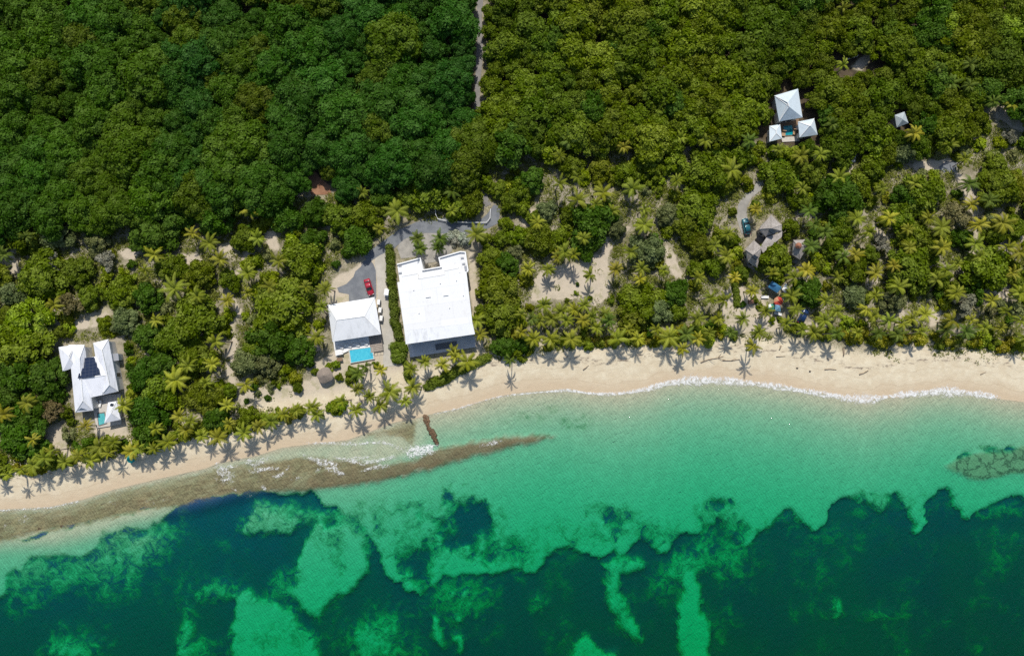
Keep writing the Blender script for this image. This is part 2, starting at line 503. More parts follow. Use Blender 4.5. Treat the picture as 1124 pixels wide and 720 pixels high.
def rough_noise(x, y, scale, seed):
    r = np.random.RandomState(seed); o = np.zeros_like(x)
    for k in range(7):
        a = r.rand() * 6.28; f = scale * (0.6 + 1.6 * r.rand())
        o += np.sin((x * math.cos(a) + y * math.sin(a)) * f + r.rand() * 6.28 + 1.3 * np.sin(x * f * 0.43 * math.sin(a) + y * f * 0.37))
    return o / 7


wob = rough_noise(X, Y, 0.55, 3)
wob2 = rough_noise(X, Y, 1.3, 4)
reef = np.maximum.reduce([field(REEF), field(REEF_SMALL)]) + wob * 1.8 + wob2 * 1.2
reef = reef - 3.2 * sm(PX0 if 'PX0' in globals() else PX, 470, 625) - 1.0
reef_far = field(REEF_FAR) + wob * 3
wob0 = rough_noise(X, Y, 0.2, 8)
wob3 = rough_noise(X, Y, 2.6, 14)
PX0, PY0 = PX.copy(), PY.copy()
PX = PX + 6 * wob0 + 4.5 * rough_noise(X, Y, 0.6, 31) + 3.5 * rough_noise(X, Y, 1.25, 32)
PY = PY + 5 * rough_noise(X, Y, 0.22, 33) + 4 * rough_noise(X, Y, 0.6, 34) + 3.5 * rough_noise(X, Y, 1.25, 35)
cover = np.ones_like(X)
for poly, lvl, soft in LIGHT:
    w = sm(field(poly) + wob2 * 2.4 + wob * 2.0, -soft * 1.3, soft * 1.3)
    cover = cover * (1 - w) + lvl * w
for (sx, sy, rx, ry, lvl, wt) in SOFT:
    q = np.sqrt(((PX - sx) / rx) ** 2 + ((PY - sy) / ry) ** 2) + wob * 0.55 + wob2 * 0.4
    w = wt * (1 - sm(q, 0.15, 1.55))
    here = float(cover[np.argmin((PX0 - sx) ** 2 + (PY0 - sy) ** 2)])
    c2_ = cover * (1 - w) + lvl * w
    cover = np.minimum(cover, c2_) if lvl < here else np.maximum(cover, c2_)
PX, PY = PX0, PY0
cover = np.clip(cover - np.where(cover > .5, .15, .0) * (wob0 * 1.6 + wob * 1.1 + .15) , 0, 1)
Z = Z - 1.1 * sm(cover, 0.4, 1.0) * sm(-D, 7, 12)
w = sm(-PX, -480, -445) * sm(D, -13, -7) * sm(-D, 0.2, 2)
Z = Z * (1 - w) + (-0.11 - 0.05 * wob) * w
Zr = -0.07 - 0.10 * (0.5 + 0.5 * wob) - 0.03 * wob2
w = sm(reef + 2.5 * wob2, -3.5, 4) * sm(-D, 0.1, 1.5)
Z = Z * (1 - w) + Zr * w
w = sm(reef_far, -2, 2)
Z = Z * (1 - w) + (Z * 0.35 - 0.3) * w
Z = Z + np.where((D > 1) & near, 0.05 * wob * sm(D, 1, 6), 0)
sandy = np.full(X.shape, BIG)
for poly in SAND_PATCH.values(): sandy = np.maximum(sandy, field(poly))
for pts, hw in TRAILS:
    k = near
    q = np.full(X.shape, BIG); q[k] = hw - dline(PX[k], PY[k], pts); sandy = np.maximum(sandy, q)
sandy = sandy - 1.2 + 2.4 * wob + 1.6 * wob2
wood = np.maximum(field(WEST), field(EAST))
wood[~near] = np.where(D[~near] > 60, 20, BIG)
nx_, ny_ = len(gx), len(gy)
ii = (np.arange(ny_ - 1)[:, None] * nx_ + np.arange(nx_ - 1)[None, :]).ravel()
F = np.stack([ii, ii + 1, ii + 1 + nx_, ii + nx_], 1)

g = N('ground')
p = g.pos()
sd = g.attr('shore'); sa = g.attr('sandy'); wd = g.attr('wood'); cv = g.attr('cover'); rf = g.attr('reef'); rff = g.attr('reef_far')
n_big = g.noise(p, 0.11, 5, 0.6); n_mid = g.noise(p, 0.55, 6, 0.65); n_fine = g.noise(p, 3.2, 5, 0.7); n_mic = g.noise(p, 11, 3, 0.7)
# beach sand, damp towards the water, with drift lines
dry = g.mix(g.step(n_mid, 0.35, 0.7), (0.62, 0.525, 0.365), (0.71, 0.625, 0.455))
dry = g.mix(g.step(n_fine, 0.5, 0.8, 0, 0.5), dry, (0.44, 0.36, 0.275))
sdw = g.math('ADD', sd, g.math('MULTIPLY', g.math('SUBTRACT', n_big, 0.5), 5.0))
wet = g.step(sdw, 0.3, 5.5, 1.0, 0.0)
beach = g.mix(g.math('MULTIPLY', wet, 0.85), dry, (0.53, 0.41, 0.27))
band = g.math('MULTIPLY', g.step(sdw, 7.0, 8.3), g.step(sdw, 8.6, 10.0, 1.0, 0.0))
wr = g.math('MULTIPLY', band, g.step(g.noise(g.scl(p, (0.6, 1.4, 1)), 1.1, 6, 0.75), 0.5, 0.62))
beach = g.mix(g.math('MULTIPLY', wr, 0.85), beach, (0.2, 0.155, 0.12))
sw = g.math('PINGPONG', g.math('ADD', sdw, g.math('MULTIPLY', n_mid, 1.2)), 1.7)
beach = g.mix(g.math('MULTIPLY', g.step(sw, 0.0, 0.22, 0.3, 0.0), g.step(sd, 7.5, 5.5)), beach, (0.40, 0.30, 0.19))
beach = g.mix(g.step(g.noise(p, 1.7, 8, 0.8), 0.62, 0.72, 0, 0.3), beach, (0.36, 0.28, 0.20))
# inland: pale sand, leaf litter, low weeds
lit = g.mix(g.step(n_mid, 0.35, 0.65), (0.38, 0.33, 0.235), (0.19, 0.165, 0.10))
lit = g.mix(g.step(n_fine, 0.48, 0.62, 0, 0.8), lit, (0.12, 0.135, 0.045))
lit = g.mix(g.step(n_big, 0.5, 0.62, 0, 0.55), lit, (0.34, 0.30, 0.24))
pale = g.mix(g.step(n_mid, 0.4, 0.7), (0.54, 0.46, 0.35), (0.46, 0.40, 0.30))
pale = g.mix(g.step(n_mic, 0.56, 0.7, 0, 0.7), pale, (0.27, 0.235, 0.16))
pale = g.mix(g.step(g.noise(p, 0.3, 5, 0.65), 0.52, 0.62, 0, 0.55), pale, (0.30, 0.285, 0.14))
land = g.mix(g.step(g.math('ADD', sa, g.math('MULTIPLY', g.math('SUBTRACT', n_fine, 0.5), 6.0)), -1.2, 1.2), lit, pale)
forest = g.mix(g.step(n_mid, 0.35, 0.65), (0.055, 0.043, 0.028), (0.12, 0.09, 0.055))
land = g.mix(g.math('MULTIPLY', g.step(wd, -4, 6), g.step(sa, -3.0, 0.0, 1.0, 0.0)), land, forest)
land = g.mix(g.step(g.math('ADD', sd, g.math('MULTIPLY', g.math('SUBTRACT', n_fine, 0.5), 5.0)), 11.0, 14.5), beach, land)
# sea floor: pale sand, sea grass, rock
rip = g.n('ShaderNodeTexWave', wave_type='BANDS', bands_direction='X', wave_profile='SIN')
g.set(rip.inputs['Vector'], g.rot(p, R(-32))); rip.inputs['Scale'].default_value = 0.42; rip.inputs['Distortion'].default_value = 7.0
rip.inputs['Detail'].default_value = 3.0; rip.inputs['Detail Scale'].default_value = 1.6
bed = g.mix(g.step(n_mid, 0.35, 0.7), (0.50, 0.46, 0.33), (0.57, 0.525, 0.38))
win = g.math('ADD', g.math('MULTIPLY', g.math('MULTIPLY', cv, g.math('SUBTRACT', 1.0, cv)), 4.0), 0.12)
frac = g.noise(p, 0.33, 10, 0.74, 0.8)
cvn = g.math('ADD', cv, g.math('MULTIPLY', g.math('MULTIPLY', g.math('SUBTRACT', frac, 0.5), 2.4), win))
cvn = g.math('ADD', cvn, g.math('MULTIPLY', g.math('MULTIPLY', g.math('SUBTRACT', n_fine, 0.5), 0.9), win))
grass_t = g.math('MULTIPLY', g.step(cvn, 0.12, 0.85), g.step(cv, 0.01, 0.12))
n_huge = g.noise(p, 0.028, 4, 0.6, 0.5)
gcol = g.mix(g.step(n_huge, 0.40, 0.60), (0.036, 0.082, 0.20), (0.040, 0.098, 0.165))  # sea grass, with the blue of light scattered in water painted in
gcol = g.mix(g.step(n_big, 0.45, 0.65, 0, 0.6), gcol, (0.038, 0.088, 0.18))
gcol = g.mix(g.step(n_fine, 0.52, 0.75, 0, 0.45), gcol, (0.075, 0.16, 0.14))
gcol = g.mix(g.step(cvn, 0.5, 1.0), g.mix(n_fine, (0.10, 0.20, 0.075), (0.15, 0.30, 0.13)), gcol)
bed = g.mix(grass_t, bed, gcol)
rv = g.noise(g.scl(g.rot(p, R(-14)), (0.55, 1.3, 1)), 0.8, 9, 0.75, 0.5)
rv2 = g.noise(g.scl(g.rot(p, R(-14)), (0.3, 1.0, 1)), 0.35, 6, 0.7, 0.4)
rock = g.mix(g.step(rv, 0.36, 0.64), (0.185, 0.112, 0.054), (0.40, 0.285, 0.15))
rock = g.mix(g.step(rv2, 0.5, 0.66, 0, 0.75), rock, (0.41, 0.335, 0.195))
rock = g.mix(g.step(n_mic, 0.5, 0.7, 0, 0.5), rock, (0.085, 0.058, 0.034))
sdr = g.math('ADD', sd, g.math('MULTIPLY', g.math('SUBTRACT', rv2, 0.5), 9.0))
rock = g.mix(g.step(sdr, -13.0, -5.0, 0.62, 0.0), rock, (0.15, 0.088, 0.042))
rock = g.mix(g.step(sdr, -4.0, -0.5, 0.0, 0.75), rock, (0.42, 0.325, 0.20))
bed = g.mix(g.step(g.math('ADD', rf, g.math('MULTIPLY', g.math('SUBTRACT', rv, 0.5), 18.0)), -3.0, 4.0, 0.0, 0.92), bed, rock)
vd = g.n('ShaderNodeVectorMath', operation='ADD')
g.set(vd.inputs[0], p); g.set(vd.inputs[1], g.scl(g.noise(p, 0.6, 3, 0.6, out='Color'), (5.5, 5.5, 0)))
crack = g.vor(g.scl(vd.outputs[0], (1, 1, 0)), 0.28, 'DISTANCE_TO_EDGE')
rfar = g.mix(g.step(g.math('ADD', crack, g.math('MULTIPLY', g.math('SUBTRACT', n_fine, 0.5), 0.16)), 0.0, 0.13), (0.07, 0.065, 0.035), g.mix(n_mid, (0.26, 0.22, 0.12), (0.40, 0.36, 0.22)))
bed = g.mix(g.math('MULTIPLY', g.step(g.math('ADD', rff, g.math('MULTIPLY', g.math('SUBTRACT', n_mid, 0.5), 10.0)), -1.5, 2.5), 0.85), bed, rfar)
isl = g.step(sd, -0.35, 0.15)
col = g.mix(isl, bed, land)
hgt = g.math('ADD', g.math('MULTIPLY', n_fine, 0.6), g.math('MULTIPLY', n_mid, 1.0))
hb = g.math('ADD', g.math('MULTIPLY', rip.outputs['Fac'], 0.5), g.math('MULTIPLY', n_fine, 0.55))
hh = g.n('ShaderNodeMix', data_type='FLOAT'); g.set(hh.inputs[0], isl); g.set(hh.inputs[2], hb); g.set(hh.inputs[3], hgt)
M_GROUND = g.done(g.bsdf(col, g.math('SUBTRACT', 0.95, g.math('MULTIPLY', wet, 0.35)), g.bump(hh.outputs[0], 0.55, 0.22), 0, 0.25))
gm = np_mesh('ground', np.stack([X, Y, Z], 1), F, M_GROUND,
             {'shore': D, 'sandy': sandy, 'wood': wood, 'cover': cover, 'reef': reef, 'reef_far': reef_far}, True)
link('ground', gm, kind='structure')

# ------------------------------------------------------------------ water: clear, absorbing red then blue with depth
s = N('sea_water')
p = s.pos()
q = s.rot(p, R(-38))
w1 = s.noise(s.scl(q, (0.9, 2.2, 1)), 0.55, 4, 0.6, 0.4)
w2 = s.noise(s.scl(q, (1, 2.0, 1)), 2.4, 3, 0.6)
bmp = s.bump(s.math('ADD', w1, s.math('MULTIPLY', w2, 0.3)), 0.5, 0.35)
tr = s.n('ShaderNodeBsdfTransparent')
# light and dark of the ripples painted into the water's surface tint
s.set(tr.inputs[0], s.mix(s.step(s.math('ADD', s.math('MULTIPLY', w1, 0.5), s.math('MULTIPLY', w2, 0.5)), 0.36, 0.64), (0.90, 0.93, 0.93), (1, 1, 1)))
gl = s.n('ShaderNodeBsdfGlossy'); gl.inputs['Roughness'].default_value = 0.05
s.t.links.new(bmp, gl.inputs['Normal'])
fr = s.n('ShaderNodeFresnel'); fr.inputs['IOR'].default_value = 1.33; s.t.links.new(bmp, fr.inputs['Normal'])
mx = s.n('ShaderNodeMixShader'); s.t.links.new(fr.outputs[0], mx.inputs[0])
s.t.links.new(tr.outputs[0], mx.inputs[1]); s.t.links.new(gl.outputs[0], mx.inputs[2])
va = s.n('ShaderNodeVolumeAbsorption')
va.inputs['Color'].default_value = (0.0, 0.930, 0.785, 1); va.inputs['Density'].default_value = 0.86
s.t.links.new(va.outputs[0], s.out.inputs['Volume'])
M_SEA = s.done(mx.outputs[0])
MB().box((0, -1100, -8), (5200, 2500, 16)).obj('sea', M_SEA, kind='structure')

# surf: low ribbons of foam at the waterline
f = N('foam')
p = f.pos()
e = f.attr('edge')
nf = f.noise(p, 1.1, 6, 0.75, 0.6); nv = f.vor(p, 1.4)
a = f.math('ADD', f.math('MULTIPLY', e, 0.62), f.math('MULTIPLY', f.math('SUBTRACT', nf, 0.5), 2.6))
a = f.math('ADD', a, f.math('MULTIPLY', f.math('SUBTRACT', f.noise(p, 5.5, 4, 0.7), 0.5), 1.6))
a = f.math('SUBTRACT', a, f.math('MULTIPLY', nv, 0.18))
al = f.step(a, 0.12, 0.75, 0.0, 0.88)
tb = f.n('ShaderNodeBsdfTransparent')
ms = f.n('ShaderNodeMixShader'); f.set(ms.inputs[0], al)
f.t.links.new(tb.outputs[0], ms.inputs[1]); f.t.links.new(f.bsdf((0.80, 0.80, 0.77), 0.9), ms.inputs[2])
M_FOAM = f.done(ms.outputs[0])
FOAM = [
    [(555, 434, 1.6), (600, 430, 2.0), (622, 428, 3.1), (650, 432, 3.1), (680, 432, 3.9), (710, 427, 4.7), (730, 421, 7.0), (760, 417, 9.4), (800, 418, 7.8), (843, 423, 6.2), (870, 427, 6.2),
     (900, 432, 5.5), (930, 437, 7.8), (958, 438, 9.4), (975, 435, 4.7), (1000, 432, 7.8), (1040, 429, 9.4), (1080, 433, 7.0), (1100, 438, 2.3)],
    [(330, 486, 2), (350, 486, 3), (390, 487, 3.5), (420, 485, 3), (432, 489, 3), (446, 496, 3)],
    [(440, 498, 6), (452, 496, 13), (466, 494, 13), (484, 490, 6)],
    [(470, 456, 1.5), (500, 449, 2), (540, 437, 2), (562, 433, 2)],
    [(234, 505, 7), (242, 514, 12), (250, 524, 13), (262, 527, 5)], [(262, 505, 4), (281, 508, 7), (300, 500, 3)],
    [(238, 520, 2), (252, 512, 3), (268, 511, 2)], [(270, 518, 3), (290, 514, 5), (312, 515, 3)], [(296, 526, 2), (310, 520, 4), (318, 510, 3)], [(345, 522, 2), (352, 512, 4), (350, 504, 2)], [(392, 518, 2), (410, 513, 4), (432, 510, 3)],
    [(254, 534, 3), (262, 540, 3)], [(270, 545, 2), (280, 543, 2)], [(372, 507, 2), (392, 503, 4), (415, 500, 2)], [(240, 530, 2), (236, 522, 3)],
    [(282, 530, 4), (292, 536, 4), (284, 540, 3)], [(330, 498, 3), (365, 512, 9), (380, 524, 4)], [(360, 500, 2), (400, 508, 5), (440, 500, 3)], [(318, 527, 3), (332, 524, 3)],
    [(2, 580, 5), (10, 577, 4)], [(20, 572, 6), (32, 565, 5)], [(118, 552, 3), (130, 551, 3)], [(160, 552, 4), (170, 551, 3)], [(176, 549, 3), (186, 547, 3)],
    [(210, 548, 2), (222, 546, 2)], [(525, 490, 3), (545, 485, 4), (556, 484, 2)], [(-60, 571, 2), (0, 560, 2), (55, 557, 2), (90, 549, 2)],
]
V, Fq, E = [], [], []
for k, line in enumerate(FOAM):
    pts = [Vector((*P(a, b, 0.0).xy, wd_)) for a, b, wd_ in line]
    dense = []
    for a, b in zip(pts[:-1], pts[1:]):
        n = max(2, int((b - a).xy.length / 0.8))
        dense += [a.lerp(b, i / n) for i in range(n)]
    dense.append(pts[-1])
    base = len(V)
    for i, a in enumerate(dense):
        d = (dense[min(i + 1, len(dense) - 1)] - dense[max(i - 1, 0)]).xy.normalized()
        nrm = Vector((-d.y, d.x))
        hw = a.z * MPP * 0.5 * (1.35 + 0.3 * math.sin(i * 0.45 + k) + 0.25 * rng.random())
        end = min(1.0, i / 3, (len(dense) - 1 - i) / 3)
        for j, t in enumerate((-1, -0.4, 0.4, 1)):
            q = a.xy + nrm * t * hw
            zz = 0.055 + k * 0.002 + max(0.0, ground_z(q.x, q.y))
            V.append((q.x, q.y, zz)); E.append((1 - abs(t)) ** 0.5 * end * (1.25 if k in (0, 2) else 0.9) if abs(t) < 1 else 0)
    for i in range(len(dense) - 1):
        for j in range(3):
            b = base + i * 4 + j
            Fq.append((b, b + 1, b + 5, b + 4))
link('surf_foam', np_mesh('surf_foam', np.array(V), np.array(Fq), M_FOAM, {'edge': E}, True), kind='stuff')


# ------------------------------------------------------------------ roads and drives, 4 mm sheets over the ground
def sheet(name, pts_px, mat_, lift=0.06, cell=0.8, smoothpts=True):
    """a road sheet that follows the ground inside a photo outline"""
    w = [G(a, b).xy for a, b in pts_px]
    x0, x1 = min(v.x for v in w), max(v.x for v in w); y0, y1 = min(v.y for v in w), max(v.y for v in w)
    me = MB()
    import bmesh
    bm = bmesh.new()
    bm.faces.new([bm.verts.new((v.x, v.y, 0)) for v in w])
    for ax, lo, hi in ((0, x0, x1), (1, y0, y1)):
        n = max(1, int((hi - lo) / cell))
        for i in range(1, n):
            c = [0, 0, 0]; c[ax] = lo + (hi - lo) * i / n
            no = [0, 0, 0]; no[ax] = 1
            bmesh.ops.bisect_plane(bm, geom=bm.verts[:] + bm.edges[:] + bm.faces[:], plane_co=c, plane_no=no)
    co = np.array([v.co[:] for v in bm.verts])
    z = z_of_d(shore_d(co[:, 0], co[:, 1])) + lift
    for v, zz in zip(bm.verts, z): v.co.z = zz
    bmesh.ops.recalc_face_normals(bm, faces=bm.faces)
    if sum(fc.normal.z for fc in bm.faces) < 0: bmesh.ops.reverse_faces(bm, faces=bm.faces)
    m = bpy.data.meshes.new(name); bm.to_mesh(m); bm.free()
    m.materials.append(mat_)
    return link(name, m, kind='structure')


def ribbon(pts, hw):
    L, Rr = [], []
    n = len(pts)
    for i, (a, b) in enumerate(pts):
        d = Vector(pts[min(i + 1, n - 1)]) - Vector(pts[max(i - 1, 0)])
        d.normalize()
        h = hw[i] if isinstance(hw, (list, tuple)) else hw
        h *= 1 + 0.16 * math.sin(i * 2.1)
        L.append((a - d.y * h, b + d.x * h)); Rr.append((a + d.y * h, b - d.x * h))
    return L + Rr[::-1]


def road_mat(name, a, b, c):
    m = N(name)
    p = m.pos()
    col = m.mix(m.step(m.noise(p, 0.5, 6, 0.65), 0.35, 0.68), a, b)
    col = m.mix(m.step(m.noise(p, 5, 4, 0.7), 0.5, 0.72, 0, 0.55), col, c)
    return m.done(m.bsdf(col, 0.9, m.bump(m.noise(p, 9, 3), 0.3, 0.04), 0, 0.2))


M_ASPH = road_mat('asphalt', (0.15, 0.16, 0.175), (0.21, 0.22, 0.23), (0.12, 0.125, 0.13))
M_CONC = road_mat('concrete', (0.43, 0.40, 0.34), (0.52, 0.48, 0.41), (0.36, 0.33, 0.27))
M_GRAVEL = road_mat('gravel', (0.27, 0.255, 0.225), (0.38, 0.355, 0.31), (0.17, 0.16, 0.14))
M_TRACK = road_mat('packed_stone', (0.20, 0.19, 0.18), (0.27, 0.255, 0.235), (0.13, 0.125, 0.115))
sheet('road', ribbon([(546, 226), (541, 240), (528, 248), (505, 250), (480, 247), (458, 250), (440, 258), (428, 268), (414, 276), (402, 284)], [4, 7, 7, 8, 8, 7, 6, 6, 6, 5]), M_ASPH, 0.066)
sheet('track', ribbon([(528, -40), (527, 0), (526, 20), (527, 45), (526, 70), (524, 95), (524, 120), (526, 150), (524, 180), (526, 205), (536, 226)], 3.1), M_TRACK, 0.062)
sheet('driveway', [(399, 287), (405, 284), (410, 290), (412.5, 297), (413, 312), (413, 327), (410, 331), (383, 334), (383, 323), (372, 321), (370, 316), (380, 312), (388, 304), (390, 298), (396, 293)], M_ASPH, 0.07)
sheet('footpath', ribbon([(421, 276), (418, 290), (419, 310), (421, 335), (424, 360), (427, 385), (428, 402)], [8, 6, 5.5, 6, 6, 7, 8]), M_CONC, 0.058)
sheet('forecourt', [(444, 256), (468, 252), (492, 254), (500, 262), (496, 276), (486, 286), (464, 290), (456, 282), (440, 284), (436, 272)], M_GRAVEL, 0.054)
sheet('house_drive', ribbon([(838, 195), (832, 206), (822, 214), (815, 226), (814, 238), (818, 256)], [3, 4, 5, 5, 5, 5]), M_GRAVEL, 0.06)
sheet('paved_yard', [(1030, 184), (1038, 177), (1050, 178), (1050, 188), (1036, 190)], M_ASPH, 0.06)
sheet('earth_patch', [(339, 190), (346, 188), (352, 196), (362, 204), (364, 214), (342, 214), (338, 204)],
      road_mat('red_earth', (0.26, 0.13, 0.075), (0.36, 0.20, 0.12), (0.14, 0.08, 0.05)), 0.06)

# ------------------------------------------------------------------ buildings
def xy(px, py, z): return P(px, py, z)


def poly_w(pts, z): return [tuple(P(a, b, z).xy) for a, b in pts]


def shrink(poly, d):
    c = Vector((sum(p[0] for p in poly) / len(poly), sum(p[1] for p in poly) / len(poly)))
    out = []
    for p in poly:
        v = Vector(p) - c
        out.append(tuple(c + v * max(0.1, 1 - d / max(v.length, 0.01))))
    return out


def hip(mb, corners, ze, zr, ridge=None, th=0.14):
    """hip roof over four eave corners (NW NE SE SW, photo pixels at eave height); ridge: two photo points or fractions"""
    c = [P(a, b, ze) for a, b in corners]
    if ridge is None:
        e = [(c[i] - c[(i + 1) % 4]).length for i in range(4)]
        if e[0] + e[2] < e[1] + e[3]:
            a, b = (c[0] + c[1]) / 2, (c[2] + c[3]) / 2; w = (e[0] + e[2]) / 4
        else:
            a, b = (c[0] + c[3]) / 2, (c[1] + c[2]) / 2; w = (e[1] + e[3]) / 4
        L = (b - a).length
        f = min(0.495, w / L)
        r0, r1 = a.lerp(b, f), a.lerp(b, 1 - f)
        ns = e[0] + e[2] < e[1] + e[3]
    else:
        r0, r1 = P(*ridge[0], zr), P(*ridge[1], zr)
        ns = abs(r1.y - r0.y) > abs(r1.x - r0.x)
    r0.z = r1.z = zr
    top = c + [r0, r1]
    if ns: fs = [(1, 0, 4), (2, 1, 4, 5), (3, 2, 5), (0, 3, 5, 4)]
    else: fs = [(0, 3, 4), (1, 0, 4, 5), (2, 1, 5), (3, 2, 5, 4)]
    low = [v - Vector((0, 0, th)) for v in c]
    n = 6
    fs = fs + [(0, 1, n + 1, n), (1, 2, n + 2, n + 1), (2, 3, n + 3, n + 2), (3, 0, n, n + 3), (n, n + 1, n + 2, n + 3)]
    mb.add(top + low, fs)
    return mb, c, r0, r1


def ridge_caps(c, r0, r1, rad=0.11):
    mb = MB()
    mb.tube([r0 + Vector((0, 0, 0.02)), r1 + Vector((0, 0, 0.021))], rad, 6)
    near0 = sorted(c, key=lambda v: (v - r0).length)[:2]
    near1 = sorted(c, key=lambda v: (v - r1).length)[:2]
    for v in near0: mb.tube([v, r0 + Vector((0, 0, 0.02))], rad * 0.8, 5)
    for v in near1: mb.tube([v, r1 + Vector((0, 0, 0.02))], rad * 0.8, 5)
    return mb


def wall_block(corners, ze, zg, over, mat_, parent, name='wall'):
    w = shrink(poly_w(corners, ze), over)
    return MB().prism(w, zg, ze - 0.13).obj(name, mat_, parent), w


def opening(parent, w, i, t, wid, z0, hgt, name='window', mat_=None):
    """a framed window or door on wall edge i of outline w, at fraction t"""
    a, b = Vector(w[i]), Vector(w[(i + 1) % len(w)])
    d = (b - a).normalized(); nrm = Vector((d.y, -d.x))
    cc = sum((Vector(q) for q in w), Vector((0, 0))) / len(w)
    if nrm.dot((a + b) / 2 - cc) < 0: nrm = -nrm
    pc = a.lerp(b, t) + nrm * 0.02
    ang = math.atan2(d.y, d.x)
    fr_ = MB()
    for sx in (-1, 1): fr_.box((*(pc + d * sx * wid / 2), z0 + hgt / 2), (0.1, 0.1, hgt + 0.1), ang)
    for zz in (z0, z0 + hgt): fr_.box((*pc, zz), (wid - 0.1, 0.1, 0.09), ang)
    if wid > 1.6: fr_.box((*pc, z0 + hgt / 2), (0.07, 0.09, hgt - 0.1), ang)
    o = fr_.obj(name, M_WHITE, parent)
    MB().box((*pc, z0 + hgt / 2), (wid - 0.1, 0.05, hgt - 0.1), ang).obj('pane', mat_ or M_GLASS, o)
    return o


def pool_mat(name, c1, c2):
    m = N(name)
    p = m.pos()
    n = m.noise(p, 2.2, 3, 0.6, 1.0)
    col = m.mix(m.step(n, 0.35, 0.65), c1, c2)
    return m.done(m.bsdf(col, 0.06, m.bump(m.noise(p, 1.5, 3), 0.15, 0.05), 0, 0.5))


def pool(name, px4, zc, depth_mat, label, group=None, coping=0.35, rimmat=None):
    t = empty(name, (0, 0, 0), 0, label, 'pool', group)
    w = poly_w(px4, zc)
    c = Vector((sum(a for a, b in w) / 4, sum(b for a, b in w) / 4, zc))
    t.location = c
    loc = [(a - c.x, b - c.y) for a, b in w]
    out = shrink(loc, -coping)
    mb = MB()
    n = 4
    vs = [(*q, 0.0) for q in loc] + [(*q, 0.0) for q in out] + [(*q, -0.35) for q in loc] + [(*q, -0.5) for q in out]
    fs = []
    for i in range(n):
        j = (i + 1) % n
        fs += [(i, j, n + j, n + i), (i, 2 * n + i, 2 * n + j, j), (n + i, n + j, 3 * n + j, 3 * n + i)]
    mb.add(vs, fs).obj('coping', rimmat or M_TILE, t)
    MB().add([(*q, -0.03) for q in loc], [(0, 1, 2, 3)]).obj('pool_water', depth_mat, t)
    return t


M_POOL = pool_mat('pool_blue', (0.05, 0.42, 0.56), (0.09, 0.52, 0.64))
M_POOL2 = pool_mat('pool_teal', (0.06, 0.36, 0.38), (0.12, 0.46, 0.46))
M_POOL3 = pool_mat('pool_dark_teal', (0.0, 0.22, 0.27), (0.01, 0.30, 0.34))


def lounger(px, py, z, rz, label, group):
    c = P(px, py, z)
    t = empty('sun_lounger', c, rz, label, 'sun lounger', group)
    fr_ = MB()
    for sx in (-0.3, 0.3): fr_.box((sx, 0, 0.26), (0.06, 1.9, 0.07))
    for sx in (-0.3, 0.3):
        for sy in (-0.8, 0.8): fr_.box((sx, sy, 0.11), (0.06, 0.06, 0.22))
    fr_.obj('frame', M_GREYTIMBER, t)
    MB().box((0, -0.3, 0.35), (0.62, 1.25, 0.1)).obj('cushion', M_FABRIC, t)
    MB().box((0, 0.6, 0.52), (0.62, 0.75, 0.1), 0, 0, R(35)).obj('backrest', M_FABRIC, t)
    return t


def u51(u, v): return (40 + u / 5.54, 350 + v / 5.54)


def u52(u, v): return (340 + u / 5.14, 270 + v / 5.14)


def u53(u, v): return (425 + u / 5.143, 260 + v / 5.143)


def u54(u, v): return (820 + u / 7.2, 80 + v / 7.2)


def u55(u, v): return (790 + u / 6.545, 220 + v / 6.545)


def u56(u, v): return (930 + u / 7.2, 100 + v / 7.2)


def u57(u, v): return (820 + u / 9.0, 290 + v / 9.0)


# house one: two long white wings joined by a cross roof with solar panels
ZG = 1.6
h1 = empty('house', P(97, 415, ZG), 0, 'white metal roofed house with two long wings around dark solar panels', 'house')


def reparent(o, t):
    o.parent = t
    o.matrix_parent_inverse = Matrix.Translation(-Vector(t.location))
    return o


def kid(mb, name, m, t, smooth=False):
    return reparent(mb.obj(name, m, None, smooth), t)


def blockparts(t, corners, ze, zr, rm, ridge=None, wallm=None, over=0.55, caps=True, doors=((2, 0.5, 2.2),)):
    mb, c, r0, r1 = hip(MB(), corners, ze, zr, ridge)
    rf_ = kid(mb, 'roof', rm, t)
    if caps:
        rc = ridge_caps(c, r0, r1).obj('ridge_cap', M_WHITE, rf_)
    w = shrink(poly_w(corners, ze), over)
    kid(MB().prism(w, ZG - 0.3, ze - 0.13), 'wall', wallm or M_WALL, t)
    for (i, tt, wid) in doors:
        o = opening(None, w, i, tt, wid, ZG + 0.15, 2.1, 'door')
        reparent(o, t)
    return rf_, c, r0, r1


westw = [u51(196, 158), u51(292, 158), u51(345, 556), u51(236, 570)]
eastw = [u51(345, 147), u51(437, 124), u51(498, 440), u51(396, 464)]
mid = [u51(258, 244), u51(372, 226), u51(412, 460), u51(300, 484)]
blockparts(h1, westw, 4.6, 6.3, ROOF_A, (u51(262, 240), u51(283, 498)), doors=((2, 0.5, 2.4), (3, 0.3, 1.2), (3, 0.7, 1.2)))
blockparts(h1, eastw, 4.7, 6.4, ROOF_A, (u51(398, 190), u51(444, 402)), doors=((2, 0.5, 2.4), (1, 0.3, 1.2), (1, 0.7, 1.2)))
blockparts(h1, mid, 4.8, 6.1, ROOF_A, (u51(275, 365), u51(420, 342)), caps=True, doors=((2, 0.5, 3.2),))
blockparts(h1, [u51(134, 172), u51(232, 158), u51(240, 292), u51(160, 320)], 4.5, 6.0, ROOF_A, (u51(196, 226), u51(200, 240)), doors=((3, 0.5, 1.4),))
M_SOLAR = N('solar_cell')
_p = M_SOLAR.objco()
_br = M_SOLAR.n('ShaderNodeTexBrick', offset=0.0)
M_SOLAR.set(_br.inputs['Vector'], M_SOLAR.rot(_p, R(-9))); _br.inputs['Scale'].default_value = 1.0
